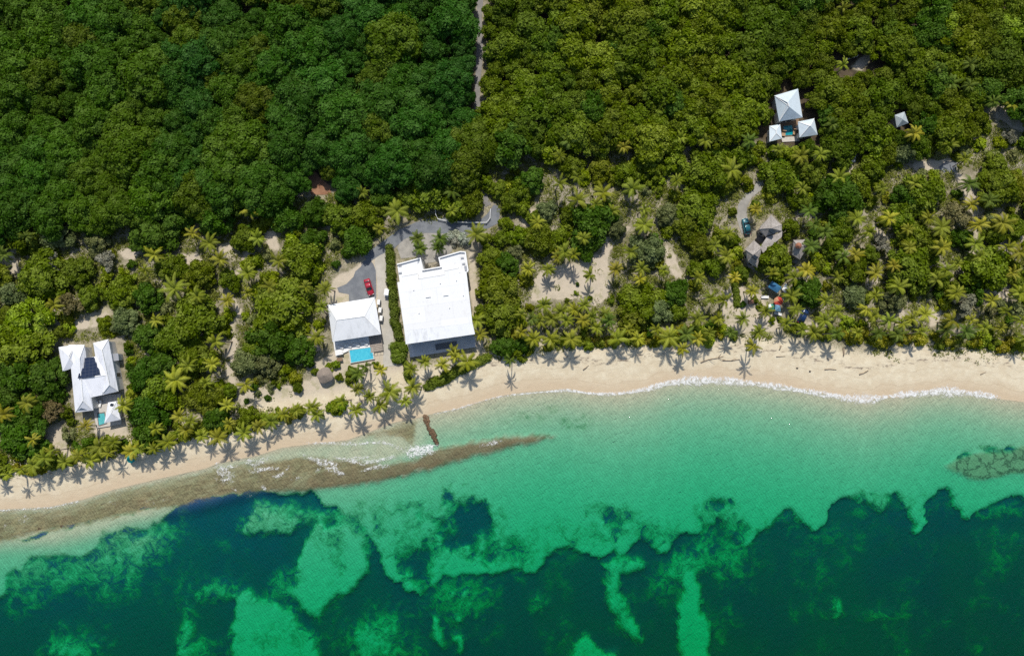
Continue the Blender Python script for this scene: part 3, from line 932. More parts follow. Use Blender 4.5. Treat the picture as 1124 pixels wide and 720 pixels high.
_br.inputs['Color1'].default_value = (0.012, 0.02, 0.045, 1); _br.inputs['Color2'].default_value = (0.018, 0.028, 0.06, 1); _br.inputs['Mortar'].default_value = (0.06, 0.07, 0.09, 1)
_br.inputs['Brick Width'].default_value = 1.0; _br.inputs['Row Height'].default_value = 0.85; _br.inputs['Mortar Size'].default_value = 0.035
M_SOLAR = M_SOLAR.done(M_SOLAR.bsdf(_br.outputs['Color'], 0.15, None, 0, 0.5))
sol_px = [u51(294, 237), u51(350, 231), u51(354, 262), u51(362, 262), u51(366, 296), u51(376, 296), u51(384, 336), u51(350, 340), u51(348, 350), u51(286, 358), u51(250, 362), u51(258, 332), u51(272, 330), u51(276, 300), u51(288, 298), u51(290, 270)]
mb, c, r0, r1 = hip(MB(), mid, 4.8, 6.1, (u51(275, 365), u51(420, 342)))
a, b = c[0], c[1]
nrm = (b - a).cross(r0 - a).normalized()
if nrm.z < 0: nrm = -nrm


def on_plane(px, py, off):
    o = Vector(cam.location); d = (P(px, py, 0) - o)
    t = ((a + nrm * off) - o).dot(nrm) / d.dot(nrm)
    return o + d * t


top = [on_plane(*q, 0.5) for q in sol_px]
n = len(top)
pm = MB().add(top + [v - nrm * 0.08 for v in top], [tuple(range(n)), tuple(range(2 * n - 1, n - 1, -1))] + [(i, n + i, n + (i + 1) % n, (i + 1) % n) for i in range(n)])
kid(pm, 'solar_panel', M_SOLAR, h1)
for i in range(0, n, 3): kid(MB().tube([top[i] - nrm * 0.06, top[i] - nrm * 0.75], 0.05, 5), 'rack_leg', M_GREYWALL, h1)


def dormer(t, tri_px, z0, z1, mat_):
    p0, p1, p2 = P(*tri_px[0], z0), P(*tri_px[1], z0), P(*tri_px[2], z1)
    q = (p0 + p1) / 2 + Vector((0, 0, 0.05))
    mb = MB().add([p0, p1, p2, p0 - Vector((0, 0, .5)), p1 - Vector((0, 0, .5)), p2 - Vector((0, 0, .5))], [(0, 1, 2), (5, 4, 3), (0, 3, 4, 1), (1, 4, 5, 2), (2, 5, 3, 0)])
    return kid(mb, 'gable_vent', mat_, t)


M_VENT = plain('blue_grey_vent', (0.13, 0.17, 0.22), 0.6, 0.15, 2)
dormer(h1, [u51(250, 556), u51(305, 552), u51(272, 541)], 4.95, 5.3, M_VENT)
dormer(h1, [u51(398, 450), u51(460, 436), u51(430, 428)], 5.05, 5.45, M_VENT)
sk = P(*u51(194, 198), 5.1)
kid(MB().box(sk, (0.95, 1.5, 0.14), R(-14), R(-6), R(-20)), 'skylight', M_GLASS, h1)
# terrace, pool and pavilion south of house one
t = empty('terrace', P(110, 452, ZG), 0, 'paved pool terrace below the house with solar panels', 'terrace')
kid(MB().prism(poly_w([u51(332, 470), u51(512, 455), u51(518, 640), u51(366, 664)], ZG + 0.05), ZG - 0.4, ZG + 0.12), 'paving', M_TILE, t)
pool('pool', [u51(372, 578), u51(412, 572), u51(424, 632), u51(380, 646)], ZG + 0.2, M_POOL2, 'small teal pool beside the square white pavilion', rimmat=M_DARKTILE)
pv = empty('pavilion', P(124, 453, ZG), 0, 'small square pavilion with white hip roof beside a teal pool', 'pavilion')
pc = [u51(436, 508), u51(486, 500), u51(512, 612), u51(412, 634)]
mb, c, r0, r1 = hip(MB(), pc, 4.1, 5.3, (u51(452, 560), u51(456, 572)))
prf = kid(mb, 'roof', ROOF_A, pv)
ridge_caps(c, r0, r1, 0.08).obj('ridge_cap', M_WHITE, prf)
for q in shrink(poly_w(pc, 4.1), 0.5):
    kid(MB().box((*q, (ZG + 4.0) / 2), (0.2, 0.2, 4.0 - ZG)), 'post', M_WHITE, pv)
kid(MB().box(P(*u51(458, 522), 4.75), (0.8, 0.7, 0.12), R(-12), 0, R(-12)), 'skylight', M_GLASS, pv)
lounger(*u51(372, 520), ZG + 0.12, R(-12), 'white sun lounger nearest the house wall on the pavilion terrace', 'loungers by the pavilion')
lounger(*u51(392, 514), ZG + 0.12, R(-12), 'white sun lounger next to the square white pavilion', 'loungers by the pavilion')
sh = empty('storage_shed', P(*u51(500, 235), ZG), R(8), 'low white shed against the right wall of the house with solar panels', 'shed')
MB().box((0, 0, 1.1), (2.2, 1.6, 2.2)).obj('wall', M_WALL, sh)
MB().box((0, 0, 2.28), (2.5, 1.9, 0.12), 0, R(4)).obj('roof', M_GREYWALL, sh)
MB().box((-0.3, -0.82, 1.0), (0.8, 0.05, 1.9)).obj('door', M_TIMBER, sh)

# house two: white hip roof, terrace and blue pool
h2 = empty('house', P(389, 350, ZG), 0, 'white hip roofed house next to the red car, with blue pool in front', 'house')
c2 = [u52(101, 333), u52(366, 290), u52(403, 498), u52(128, 540)]
blockparts(h2, c2, 4.8, 6.5, ROOF_B, (u52(152, 418), u52(309, 397)), over=0.8,
           doors=((2, 0.2, 2.2), (2, 0.5, 2.6), (2, 0.8, 2.2), (1, 0.35, 1.2), (1, 0.65, 1.2), (3, 0.5, 1.2), (0, 0.3, 1.2), (0, 0.7, 1.2)))
t = empty('terrace', P(390, 380, ZG), 0, 'pale terrace with timber deck between the hip roofed house and its pool', 'terrace')
kid(MB().prism(poly_w([u52(130, 525), u52(330, 496), u52(340, 570), u52(222, 590), u52(158, 620), u52(146, 620)], ZG + 0.2), ZG - 0.3, ZG + 0.22), 'paving', M_WHITE, t)
dk = MB()
dw = poly_w([u52(332, 498), u52(404, 486), u52(416, 590), u52(345, 602)], ZG + 0.26)
for i in range(12):
    f0, f1 = i / 12, (i + 0.86) / 12
    A, B, Cc, Dd = [Vector(q) for q in dw]
    dk.prism([tuple(A.lerp(Dd, f0)), tuple(B.lerp(Cc, f0)), tuple(B.lerp(Cc, f1)), tuple(A.lerp(Dd, f1))], ZG - 0.2, ZG + 0.26)
kid(dk, 'timber_deck', M_GREYTIMBER, t)
rl = MB()
for k in range(5):
    q = Vector(dw[1]).lerp(Vector(dw[2]), k / 4); rl.box((*q, ZG + 0.75), (0.08, 0.08, 1.0))
    q = Vector(dw[2]).lerp(Vector(dw[3]), k / 4); rl.box((*q, ZG + 0.75), (0.08, 0.08, 1.0))
rl.tube([(*dw[1], ZG + 1.27), (*dw[2], ZG + 1.27), (*dw[3], ZG + 1.27)], 0.05, 5)
kid(rl, 'railing', M_GREYTIMBER, t)
pool('pool', [u52(224, 588), u52(350, 571), u52(360, 636), u52(234, 658)], ZG + 0.25, M_POOL, 'bright blue rectangular pool in front of the white hip roofed house', rimmat=M_TILE)
for k in range(4):
    lounger(*u52(172 + k * 46, 572 - k * 7), ZG + 0.23, R(80), ['white sun lounger at the far end from the deck by the blue pool', 'second white sun lounger from the left above the blue pool',
            'white sun lounger above the middle of the blue pool', 'white sun lounger next to the timber deck by the blue pool'][k], 'loungers by the blue pool')
tb = empty('dining_table', P(*u52(172, 640), ZG), R(10), 'brown timber table in the sand left of the blue pool', 'table')
MB().box((0, 0, 0.74), (1.5, 0.9, 0.06)).obj('tabletop', M_TIMBER, tb)
for sx in (-0.62, 0.62):
    for sy in (-0.35, 0.35): MB().box((sx, sy, 0.355), (0.08, 0.08, 0.71)).obj('leg', M_TIMBER, tb)
st2 = empty('storage_box', P(*u52(172, 605), ZG), R(10), 'white storage box at the left end of the pool terrace', 'box')
MB().box((0, 0, 0.4), (1.7, 0.8, 0.8)).obj('body', M_WHITE, st2)
MB().box((0, 0, 0.84), (1.8, 0.9, 0.08)).obj('lid', M_FABRIC, st2)
for k, (uu, vv) in enumerate(((391, 318), (399, 362), (405, 408))):
    ac = empty('air_conditioner', P(*u52(uu, vv), ZG + 0.4), R(-8), ['white air conditioner on the path side of the hip roofed house, nearest the car', 'middle white air conditioner beside the hip roofed house',
               'white air conditioner beside the hip roofed house, nearest the pool deck'][k], 'air conditioner', 'air conditioners beside the hip roofed house')
    MB().box((0, 0, 0.3), (0.8, 1.35, 1.0)).obj('casing', M_WHITE, ac)
    MB().box((0.42, 0, 0.3), (0.04, 1.0, 0.8)).obj('grille', M_BLACK, ac)

# house three: large flat white roof, stepped front, shaded loggia to the sea
ZT = 8.0
h3 = empty('house', P(478, 328, ZG), 0, 'large white flat roofed house with stepped front and shaded loggia facing the beach', 'house')
M_FLAT = N('white_flat_roof')
_p = M_FLAT.rot(M_FLAT.objco(), R(-8))
_b = M_FLAT.n('ShaderNodeTexBrick'); M_FLAT.set(_b.inputs['Vector'], _p)
_b.inputs['Scale'].default_value = 0.5; _b.inputs['Brick Width'].default_value = 3.6; _b.inputs['Row Height'].default_value = 2.1; _b.inputs['Mortar Size'].default_value = 0.012
_b.inputs['Color1'].default_value = (0.74, 0.745, 0.735, 1); _b.inputs['Color2'].default_value = (0.70, 0.70, 0.69, 1); _b.inputs['Mortar'].default_value = (0.55, 0.55, 0.54, 1)
_c = M_FLAT.mix(M_FLAT.step(M_FLAT.noise(_p, 0.5, 7, 0.7), 0.52, 0.68, 0, 0.35), _b.outputs['Color'], (0.60, 0.58, 0.54))
_c = M_FLAT.mix(M_FLAT.step(M_FLAT.vor(_p, 0.45), 0.10, 0.16, 0.22, 0.0), _c, (0.50, 0.485, 0.455))
M_FLAT = M_FLAT.done(M_FLAT.bsdf(_c, 0.6))
main_px = [u53(57, 257), u53(80, 251), u53(82, 222), u53(170, 207), u53(176, 236), u53(325, 212), u53(322, 190), u53(404, 175), u53(408, 204), u53(447, 194), u53(481, 486), u53(97, 532)]
kid(MB().prism(shrink(poly_w(main_px, ZT), 0.25), ZG - 0.3, ZT - 0.45), 'wall', M_WALL, h3)
kid(MB().prism(poly_w(main_px, ZT), ZT - 0.35, ZT), 'roof', M_FLAT, h3)
# lower front block with parapet
fr_px = [u53(54, 156), u53(186, 120), u53(200, 188), u53(304, 170), u53(292, 118), u53(412, 84), u53(440, 86), u53(456, 190), u53(452, 196), u53(80, 256), u53(68, 252)]
kid(MB().prism(shrink(poly_w(fr_px, 7.0), 0.3), ZG - 0.3, 6.6), 'front_wall', M_WALL, h3)
kid(MB().prism(shrink(poly_w(fr_px, 7.0), 0.12), 6.62, 7.02), 'front_roof', M_FLAT, h3)
pr = MB()
fw = poly_w(fr_px, 7.5)
for i in range(8):
    a_, b_ = Vector(fw[i]), Vector(fw[i + 1])
    d_ = b_ - a_
    pr.box((*((a_ + b_) / 2), 7.02), (d_.length + (0.25 if i % 2 else -0.05), 0.3, 0.95 + 0.013 * i), math.atan2(d_.y, d_.x))
kid(pr, 'parapet', M_WHITE, h3)
for (uu, vv) in ((72, 163), (74, 205), (424, 120), (432, 153)):
    kid(MB().box(P(uu / 5.143 + 425, vv / 5.143 + 260, 7.1), (0.8, 0.45, 0.2), R(8)), 'roof_vent', M_GREYWALL, h3)
for (uu, vv) in ((150, 300), (300, 262), (392, 246), (180, 430), (352, 400), (430, 330)):
    q = P(*u53(uu, vv), ZT)
    kid(MB().tube([q - Vector((0, 0, .1)), q + Vector((0, 0, .35))], .12, 8), 'vent_pipe', M_WHITE, h3)
for (uu, vv) in ((230, 330), (330, 320)): kid(MB().box(P(*u53(uu, vv), ZT + .12), (1.3, 1.1, .3), R(8)), 'roof_hatch', M_WHITE, h3)
kid(MB().box(P(*u53(446, 178), 7.25), (0.9, 1.3, 0.5), R(8)), 'water_tank', M_GREYWALL, h3)
cr = MB()
for (a1, b1) in (((82, 222), (170, 207)), ((170, 207), (176, 236)), ((176, 236), (325, 212)), ((322, 190), (404, 175)), ((404, 175), (408, 204))):
    q0, q1 = P(*u53(*a1), ZT), P(*u53(*b1), ZT)
    d_ = q1 - q0
    cr.box((*((q0 + q1) / 2).xy, ZT - 0.05), (d_.length, 0.22, 0.28), math.atan2(d_.y, d_.x))
kid(cr, 'roof_kerb', M_WHITE, h3)
# sloping roof over the loggia
sl_px = [u53(97, 532), u53(481, 486), u53(496, 549), u53(105, 606)]
q = [P(*sl_px[0], ZT - 0.02), P(*sl_px[1], ZT - 0.02), P(*sl_px[2], ZT - 0.4), P(*sl_px[3], ZT - 0.4)]
kid(MB().add(q + [v - Vector((0, 0, .25)) for v in q], [(3, 2, 1, 0), (4, 5, 6, 7), (0, 1, 5, 4), (1, 2, 6, 5), (2, 3, 7, 6), (3, 0, 4, 7)]), 'loggia_roof', ROOF_B, h3)
lg = poly_w([u53(100, 536), u53(478, 492), u53(490, 548), u53(112, 600)], 7.2)
kid(MB().prism([Vector(lg[0]).lerp(Vector(lg[3]), .3)[:], Vector(lg[1]).lerp(Vector(lg[2]), .3)[:], Vector(lg[1]).lerp(Vector(lg[2]), .7)[:], Vector(lg[0]).lerp(Vector(lg[3]), .7)[:]], ZG - .2, 6.8), 'loggia_wall', M_GREYWALL, h3)
L0, L1 = Vector(lg[3]), Vector(lg[2])
for k in range(6):
    kid(MB().box((*L0.lerp(L1, 0.02 + 0.96 * k / 5), (ZG + 6.9) / 2 - 0.1), (0.4, 0.4, 6.9 - ZG), R(8)), 'column', M_WALL, h3)
kid(MB().prism(poly_w([u53(112, 596), u53(494, 542), u53(500, 622), u53(130, 680)], ZG + 0.1), ZG - 0.4, ZG + 0.14), 'terrace_paving', plain('grey_paving', (0.60, 0.60, 0.61), 0.7, 0.1, 1.5), h3)
kid(MB().prism(poly_w([u53(270, 606), u53(390, 588), u53(398, 620), u53(276, 640)], ZG + 0.2), ZG + 0.14, ZG + 0.24), 'sunken_seating', plain('charcoal_mat', (0.16, 0.165, 0.18), 0.8, 0.15, 2), h3)
Lw = [Vector(lg[0]).lerp(Vector(lg[3]), .72), Vector(lg[1]).lerp(Vector(lg[2]), .72)]
for k in range(4):
    w = [tuple(Lw[0]), tuple(Lw[1]), tuple(Lw[1] + Vector((0, 3))), tuple(Lw[0] + Vector((0, 3)))]
    for zz in (ZG + 0.3, ZG + 3.1): reparent(opening(None, w, 0, 0.14 + 0.24 * k, 2.6, zz, 2.2, 'glass_door'), h3)

# house four: pale roofs round a dark pool court, by the upper forest
h4 = empty('house', P(866, 117, ZG), 0, 'pale blue hip roofed house in the upper forest with small teal court pool', 'house')
blockparts(h4, [u54(217, 182), u54(403, 127), u54(438, 353), u54(254, 386)], 5.2, 7.9, ROOF_D, (u54(322, 236), u54(332, 268)), over=0.7, doors=((2, 0.5, 3.0), (1, 0.5, 1.2), (3, 0.5, 1.2)))
blockparts(h4, [u54(402, 388), u54(530, 362), u54(558, 490), u54(416, 512)], 4.7, 6.4, ROOF_D, None, over=0.6, doors=((2, 0.5, 1.8), (3, 0.5, 1.2)))
blockparts(h4, [u54(176, 422), u54(262, 408), u54(276, 520), u54(178, 545)], 4.3, 4.9, ROOF_D, None, over=0.6, doors=((2, 0.5, 1.8), (1, 0.5, 1.2)))
tp_ = empty('terrace', P(868, 151, ZG), 0, 'pale stone terrace strip below the court pool of the forest house', 'terrace')
kid(MB().prism(poly_w([u54(270, 512), u54(412, 500), u54(416, 540), u54(280, 548)], ZG + 0.1), ZG - 0.3, ZG + 0.09), 'paving', M_TILE, tp_)
t = empty('pool_court', P(868, 143, ZG), 0, 'dark slate court between the three pale roofs', 'terrace')
kid(MB().prism(poly_w([u54(262, 375), u54(410, 365), u54(418, 499), u54(270, 510)], ZG + 0.1), ZG - 0.3, ZG + 0.12), 'paving', M_TIMBER, t)
pool('pool', [u54(288, 424), u54(356, 416), u54(364, 490), u54(298, 496)], ZG + 0.2, M_POOL3, 'dark teal square pool in the court of the forest house', rimmat=M_DARKTILE, coping=0.2)
for k, (uu, vv) in enumerate(((374, 475), (284, 486))):
    t = empty('lounge_chair', P(*u54(uu, vv), ZG + 0.12), R(-8), ['tan lounge chair right of the dark teal court pool', 'tan lounge chair left of the dark teal court pool'][k], 'chair', 'chairs at the court pool')
    mt = plain('tan_cushion', (0.42, 0.27, 0.16), 0.9, 0.1, 3)
    MB().box((0, 0, 0.35), (1.0, 1.3, 0.2)).obj('seat', mt, t)
    MB().box((0, 0.62, 0.7), (1.0, 0.16, 0.6), 0, 0, R(-12)).obj('backrest', mt, t)
    for sx in (-0.42, 0.42):
        for sy in (-0.5, 0.5): MB().box((sx, sy, 0.12), (0.08, 0.08, 0.26)).obj('leg', M_TIMBER, t)

# small grey hut
h5 = empty('hut', P(989, 131, ZG), 0, 'small hut with pale grey pyramid roof among the upper forest', 'hut')
M_GREYROOF = roof_metal('grey_metal_roof', (0.42, 0.47, 0.48), 3.0, R(-12), 0.2)
blockparts(h5, [u56(374, 192), u56(452, 164), u56(484, 254), u56(392, 290)], 4.6, 6.0, M_GREYROOF, (u56(436, 222), u56(438, 226)), over=0.4, caps=False, doors=((2, 0.5, 0.9),))

# grey shingled house with its pavilion
M_SHINGLE = N('shingle')
_p = M_SHINGLE.objco()
_b = M_SHINGLE.n('ShaderNodeTexBrick'); M_SHINGLE.set(_b.inputs['Vector'], M_SHINGLE.rot(_p, R(40)))
_b.inputs['Color1'].default_value = (0.37, 0.325, 0.285, 1); _b.inputs['Color2'].default_value = (0.48, 0.43, 0.385, 1); _b.inputs['Mortar'].default_value = (0.12, 0.11, 0.10, 1)
_b.inputs['Scale'].default_value = 1.6; _b.inputs['Mortar Size'].default_value = 0.03
_n = M_SHINGLE.noise(_p, 0.8, 6, 0.7)
M_SHINGLE = M_SHINGLE.done(M_SHINGLE.bsdf(M_SHINGLE.mix(M_SHINGLE.step(_n, 0.45, 0.7, 0, 0.6), _b.outputs['Color'], (0.55, 0.51, 0.46)), 0.9, M_SHINGLE.bump(_b.outputs['Fac'], 0.4, 0.04)))


def poly_roof(t, pts, ze, apex, za, m, over=0.45):
    c = [P(a, b, ze) for a, b in pts]; ap = P(*apex, za)
    n = len(c)
    a = sum(c[i].x * c[(i + 1) % n].y - c[(i + 1) % n].x * c[i].y for i in range(n))
    if a < 0: c = c[::-1]
    low = [v - Vector((0, 0, 0.15)) for v in c]
    mb = MB().add(c + low + [ap], [(i, (i + 1) % n, 2 * n) for i in range(n)] + [(i, n + i, n + (i + 1) % n, (i + 1) % n) for i in range(n)] + [tuple(range(2 * n - 1, n - 1, -1))])
    rf_ = kid(mb, 'roof', m, t)
    hipc = MB()
    for v in c: hipc.tube([v, ap], 0.1, 5)
    hipc.obj('ridge_cap', M_SHINGLE, rf_)
    w = shrink([(v.x, v.y) for v in c], over)
    kid(MB().prism(w, ZG - 0.3, ze - 0.16), 'wall', M_GREYTIMBER, t)
    for i in range(n):
        if (Vector(w[i]) - Vector(w[(i + 1) % n])).length > 2.2: reparent(opening(None, w, i, 0.5, 1.2, ZG + 0.4, 1.7), t)
    return rf_


h6 = empty('house', P(838, 264, ZG), 0, 'grey shingled house of two angled wings beneath a big rounded tree', 'house')
poly_roof(h6, [u55(370, 104), u55(446, 178), u55(446, 220), u55(330, 262), u55(284, 206)], 5.0, u55(372, 200), 7.4, M_SHINGLE)
poly_roof(h6, [u55(244, 286), u55(304, 338), u55(288, 410), u55(268, 482), u55(204, 440), u55(186, 354)], 5.0, u55(240, 392), 7.2, M_SHINGLE)
lk = [u55(292, 336), u55(338, 264), u55(420, 238), u55(450, 222), u55(446, 262), u55(396, 306), u55(310, 378)]
kid(MB().prism(poly_w(lk, 5.3), 5.1, 5.32), 'link_roof', M_SHINGLE, h6)
kid(MB().prism(shrink(poly_w(lk, 5.3), 0.5), ZG - .3, 5.08), 'link_wall', M_GREYTIMBER, h6)
kid(MB().prism(poly_w([u55(258, 276), u55(288, 250), u55(330, 264), u55(304, 312)], ZG + .4), ZG - .3, ZG + .4), 'deck', M_DARKTILE, h6)
for (uu, vv) in ((374, 222), (252, 408)):
    kid(MB().box(P(uu / 6.545 + 790, vv / 6.545 + 220, 6.85), (1.5, 0.9, 0.5), R(-32), R(8), 0), 'roof_lantern', M_GLASS, h6)
kid(MB().prism(poly_w([u55(205, 452), u55(262, 485), u55(254, 505), u55(200, 478)], ZG + .3), ZG - .3, ZG + .3), 'porch', M_GREYTIMBER, h6)
h7 = empty('pavilion', P(878, 273, ZG), 0, 'small grey shingled pavilion with a rusty lantern on its roof', 'pavilion')
poly_roof(h7, [u55(530, 286), u55(608, 282), u55(642, 318), u55(576, 426), u55(522, 392)], 4.6, u55(568, 338), 6.4, M_SHINGLE)
M_RUST = plain('rusty_metal', (0.30, 0.13, 0.075), 0.85, 0.3, 4)
kid(MB().tube([P(*u55(566, 326), 6.0), P(*u55(566, 326), 7.0), P(*u55(566, 326), 7.5)], [0.85, 0.8, 0.1], 9), 'roof_lantern', M_RUST, h7)
kid(MB().prism(poly_w([u55(512, 404), u55(566, 432), u55(552, 458), u55(508, 440)], ZG + .25), ZG - .3, ZG + .25), 'deck', M_DARKTILE, h7)

# thatched parasol
M_THATCH = plain('thatch', (0.25, 0.205, 0.165), 0.95, 0.35, 6, bump=0.6)


def thatch(px, py, r, h, label):
    b = G(px, py, h)
    t = empty('thatched_parasol', b, rng.random() * 6, label, 'parasol')
    mb = MB(); n = 22
    prof = [(1.0, -0.55), (0.92, -0.42), (0.62, -0.08), (0.3, 0.25), (0.06, 0.5), (0.01, 0.55)]
    vs = []
    for j, (a, zz) in enumerate(prof):
        for k in range(n):
            rr = r * a * (1 + (0.06 if j < 2 else 0.03) * math.sin(k * 5.1 + j) + rng.uniform(-.03, .03))
            vs.append((rr * math.cos(k / n * 6.2832), rr * math.sin(k / n * 6.2832), h + zz * r * 0.55))
    fs = [(j * n + k, j * n + (k + 1) % n, (j + 1) * n + (k + 1) % n, (j + 1) * n + k) for j in range(len(prof) - 1) for k in range(n)]
    fs.append(tuple(range(n - 1, -1, -1)))
    mb.add(vs, fs).obj('thatch_cap', M_THATCH, t)
    MB().tube([(0, 0, -0.2), (0, 0, h)], 0.1, 7).obj('post', M_GREYTIMBER, t)
    return t


thatch(356, 412, 2.1, 2.6, 'thatched parasol on the pale sand left of the blue pool')
thatch(347, 382, 1.0, 2.2, 'tiny brown thatched parasol beneath palms left of the hip roofed house')

# ------------------------------------------------------------------ vehicles
def car_paint(name, col):
    m = N(name)
    nd = m.n('ShaderNodeBsdfPrincipled')
    n = m.noise(m.objco(), 6, 3)
    m.set(nd.inputs['Base Color'], m.mix(n, tuple(x * 0.92 for x in col), tuple(min(1, x * 1.06) for x in col)))
    nd.inputs['Roughness'].default_value = 0.3; nd.inputs['Coat Weight'].default_value = 0.6; nd.inputs['Coat Roughness'].default_value = 0.08
    return m.done(nd.outputs[0])


def loft(mb, sections):
    """sections along y: (y, half width, z bottom, z top, roundness)"""
    vs, n = [], 10
    for (y, hw, z0, z1, rd) in sections:
        for (a, b) in ((-1, 0), (-1, .55), (-1 + rd, 1), (-0.4, 1.04), (0.4, 1.04), (1 - rd, 1), (1, .55), (1, 0), (0.5, 0), (-0.5, 0)):
            vs.append((a * hw, y, z0 + b * (z1 - z0)))
    fs = [(i * n + k, i * n + (k + 1) % n, (i + 1) * n + (k + 1) % n, (i + 1) * n + k) for i in range(len(sections) - 1) for k in range(n)]
    fs += [tuple(range(n - 1, -1, -1)), tuple((len(sections) - 1) * n + k for k in range(n))]
    return mb.add(vs, fs)


def car(px, py, rz, paint, label, L=4.5, Wd=1.78, suv=False):
    b = G(px, py, 0.9)
    t = empty('parked_car', b + Vector((0, 0, 0.08)), rz, label, 'car')
    h, w = L / 2, Wd / 2
    e = 0.16 if suv else 0
    body = MB()
    loft(body, [(-h, w * .80, .35, .66 + e, .2), (-h + .12, w * .93, .24, .82 + e, .16), (-h * .62, w, .22, .93 + e, .12), (-.15 * h, w, .22, .95 + e, .1), (.4 * h, w, .22, .93 + e, .12),
                (.72 * h, w * .97, .22, .86 + e, .15), (h - .14, w * .9, .25, .72 + e, .2), (h, w * .74, .38, .6 + e, .25)])
    body.obj('body', paint, t, True)
    k0 = -.86 * h if suv else -.7 * h
    cab = loft(MB(), [(k0, w * .82, .84 + e, .95 + e, .2), (k0 + .32, w * .80, .85 + e, 1.30 + e, .26), (-.1 * h, w * .78, .86 + e, 1.42 + e, .25), (.16 * h, w * .78, .86 + e, 1.38 + e, .25), (.47 * h, w * .84, .85 + e, .93 + e, .2)])
    cab.obj('cabin_glass', M_GLASS, t, True)
    loft(MB(), [(k0 + .42, w * .70, 1.28 + e, 1.36 + e, .2), (-.1 * h, w * .72, 1.37 + e, 1.47 + e, .2), (.13 * h, w * .70, 1.33 + e, 1.435 + e, .2)]).obj('roof', paint, t, True)
    for sx in (-1, 1):
        for sy in (-.6, .6):
            wh = MB().tube([(sx * (w - .2), sy * h, .31), (sx * (w + .005), sy * h, .31)], .33, 14).obj('wheel', M_BLACK, t)
            MB().tube([(sx * (w - .02), sy * h, .31), (sx * (w + .025), sy * h, .31)], .2, 10).obj('rim', M_GREYWALL, wh)
        MB().box((sx * w * .62, h - .1, .64 + e), (.34, .16, .13)).obj('headlight', M_WHITE, t)
        MB().box((sx * w * .68, -h + .07, .72 + e), (.28, .12, .14)).obj('tail_light', M_RED, t)
        MB().box((sx * (w + .08), .36 * h, .98 + e), (.16, .12, .12)).obj('wing_mirror', paint, t)
    MB().box((0, -h + .02, .42), (Wd * .7, .1, .16)).obj('rear_bumper', M_BLACK, t)
    return t


M_RED = car_paint('red_paint', (0.36, 0.012, 0.03))
car(404.7, 315, R(198), M_RED, 'red car parked on the asphalt driveway')
car(819.5, 248.5, R(10), car_paint('teal_paint', (0.02, 0.13, 0.16)), 'dark teal car at the end of the drive to the grey shingled house', 4.4, 1.8, True)
car(882, 347, R(-28), car_paint('navy_paint', (0.008, 0.03, 0.10)), 'dark navy car in tree shade right of the blue canopy', 4.2, 1.75, True)


def cart(px, py, rz):
    b = G(px, py)
    t = empty('golf_cart', b, rz, 'small white golf cart at the hedge along the concrete path', 'golf cart')
    MB().box((0, 0, .55), (1.2, 2.2, .3)).obj('body', M_WHITE, t)
    MB().box((0, -.2, .85), (1.1, .55, .2)).obj('seat', M_GREYWALL, t)
    MB().box((0, 0, 1.85), (1.2, 1.6, .08)).obj('canopy', M_WHITE, t)
    for sx in (-.52, .52):
        for sy in (-.7, .7):
            MB().box((sx, sy, 1.25), (.05, .05, 1.14)).obj('post', M_BLACK, t)
            MB().tube([(sx - .08, sy, .24), (sx + .08, sy, .24)], .24, 10).obj('wheel', M_BLACK, t)


cart(425.5, 321.5, R(-8))

# ------------------------------------------------------------------ beach camp: canopies, parasols, boxes
def canopy(c4, h, m, label, m2=None):
    cs = [G(a, b, h) for a, b in c4]
    o = sum(cs, Vector()) / 4
    t = empty('shade_canopy', o, 0, label, 'canopy')
    loc = [v - o for v in cs]
    top = [Vector((v.x, v.y, h)) for v in loc] + [Vector((0, 0, h + .55))]
    MB().add(top + [v - Vector((0, 0, .18)) for v in top[:4]], [(0, 1, 4), (1, 2, 4), (2, 3, 4), (3, 0, 4)] + [(i, 5 + i, 5 + (i + 1) % 4, (i + 1) % 4) for i in range(4)]).obj('cover', m, t)
    for v in loc: MB().tube([(v.x * .96, v.y * .96, -.1), (v.x * .96, v.y * .96, h - .05)], .04, 6).obj('post', M_GREYWALL, t)
    return t


M_BLUECLOTH = plain('blue_cloth', (0.035, 0.13, 0.24), 0.85, 0.2, 2)
M_TEALCLOTH = plain('teal_cloth', (0.0, 0.22, 0.22), 0.85, 0.15, 2)
M_REDCLOTH = plain('red_cloth', (0.42, 0.05, 0.035), 0.85, 0.15, 2)
M_ORANGE = plain('orange_cloth', (0.45, 0.22, 0.12), 0.85, 0.15, 2)
canopy([u57(205, 226), u57(252, 165), u57(345, 228), u57(300, 285)], 2.4, M_BLUECLOTH, 'blue shade canopy below the big rounded tree')
canopy([u57(345, 250), u57(384, 188), u57(420, 240), u57(376, 282)], 2.4, M_FABRIC, 'white shade canopy touching the blue canopy')
canopy([u57(280, 400), u57(330, 405), u57(332, 470), u57(276, 462)], 2.1, plain('steel_blue_cloth', (0.12, 0.25, 0.36), 0.85, 0.2, 2), 'steel blue canopy below the red parasol')


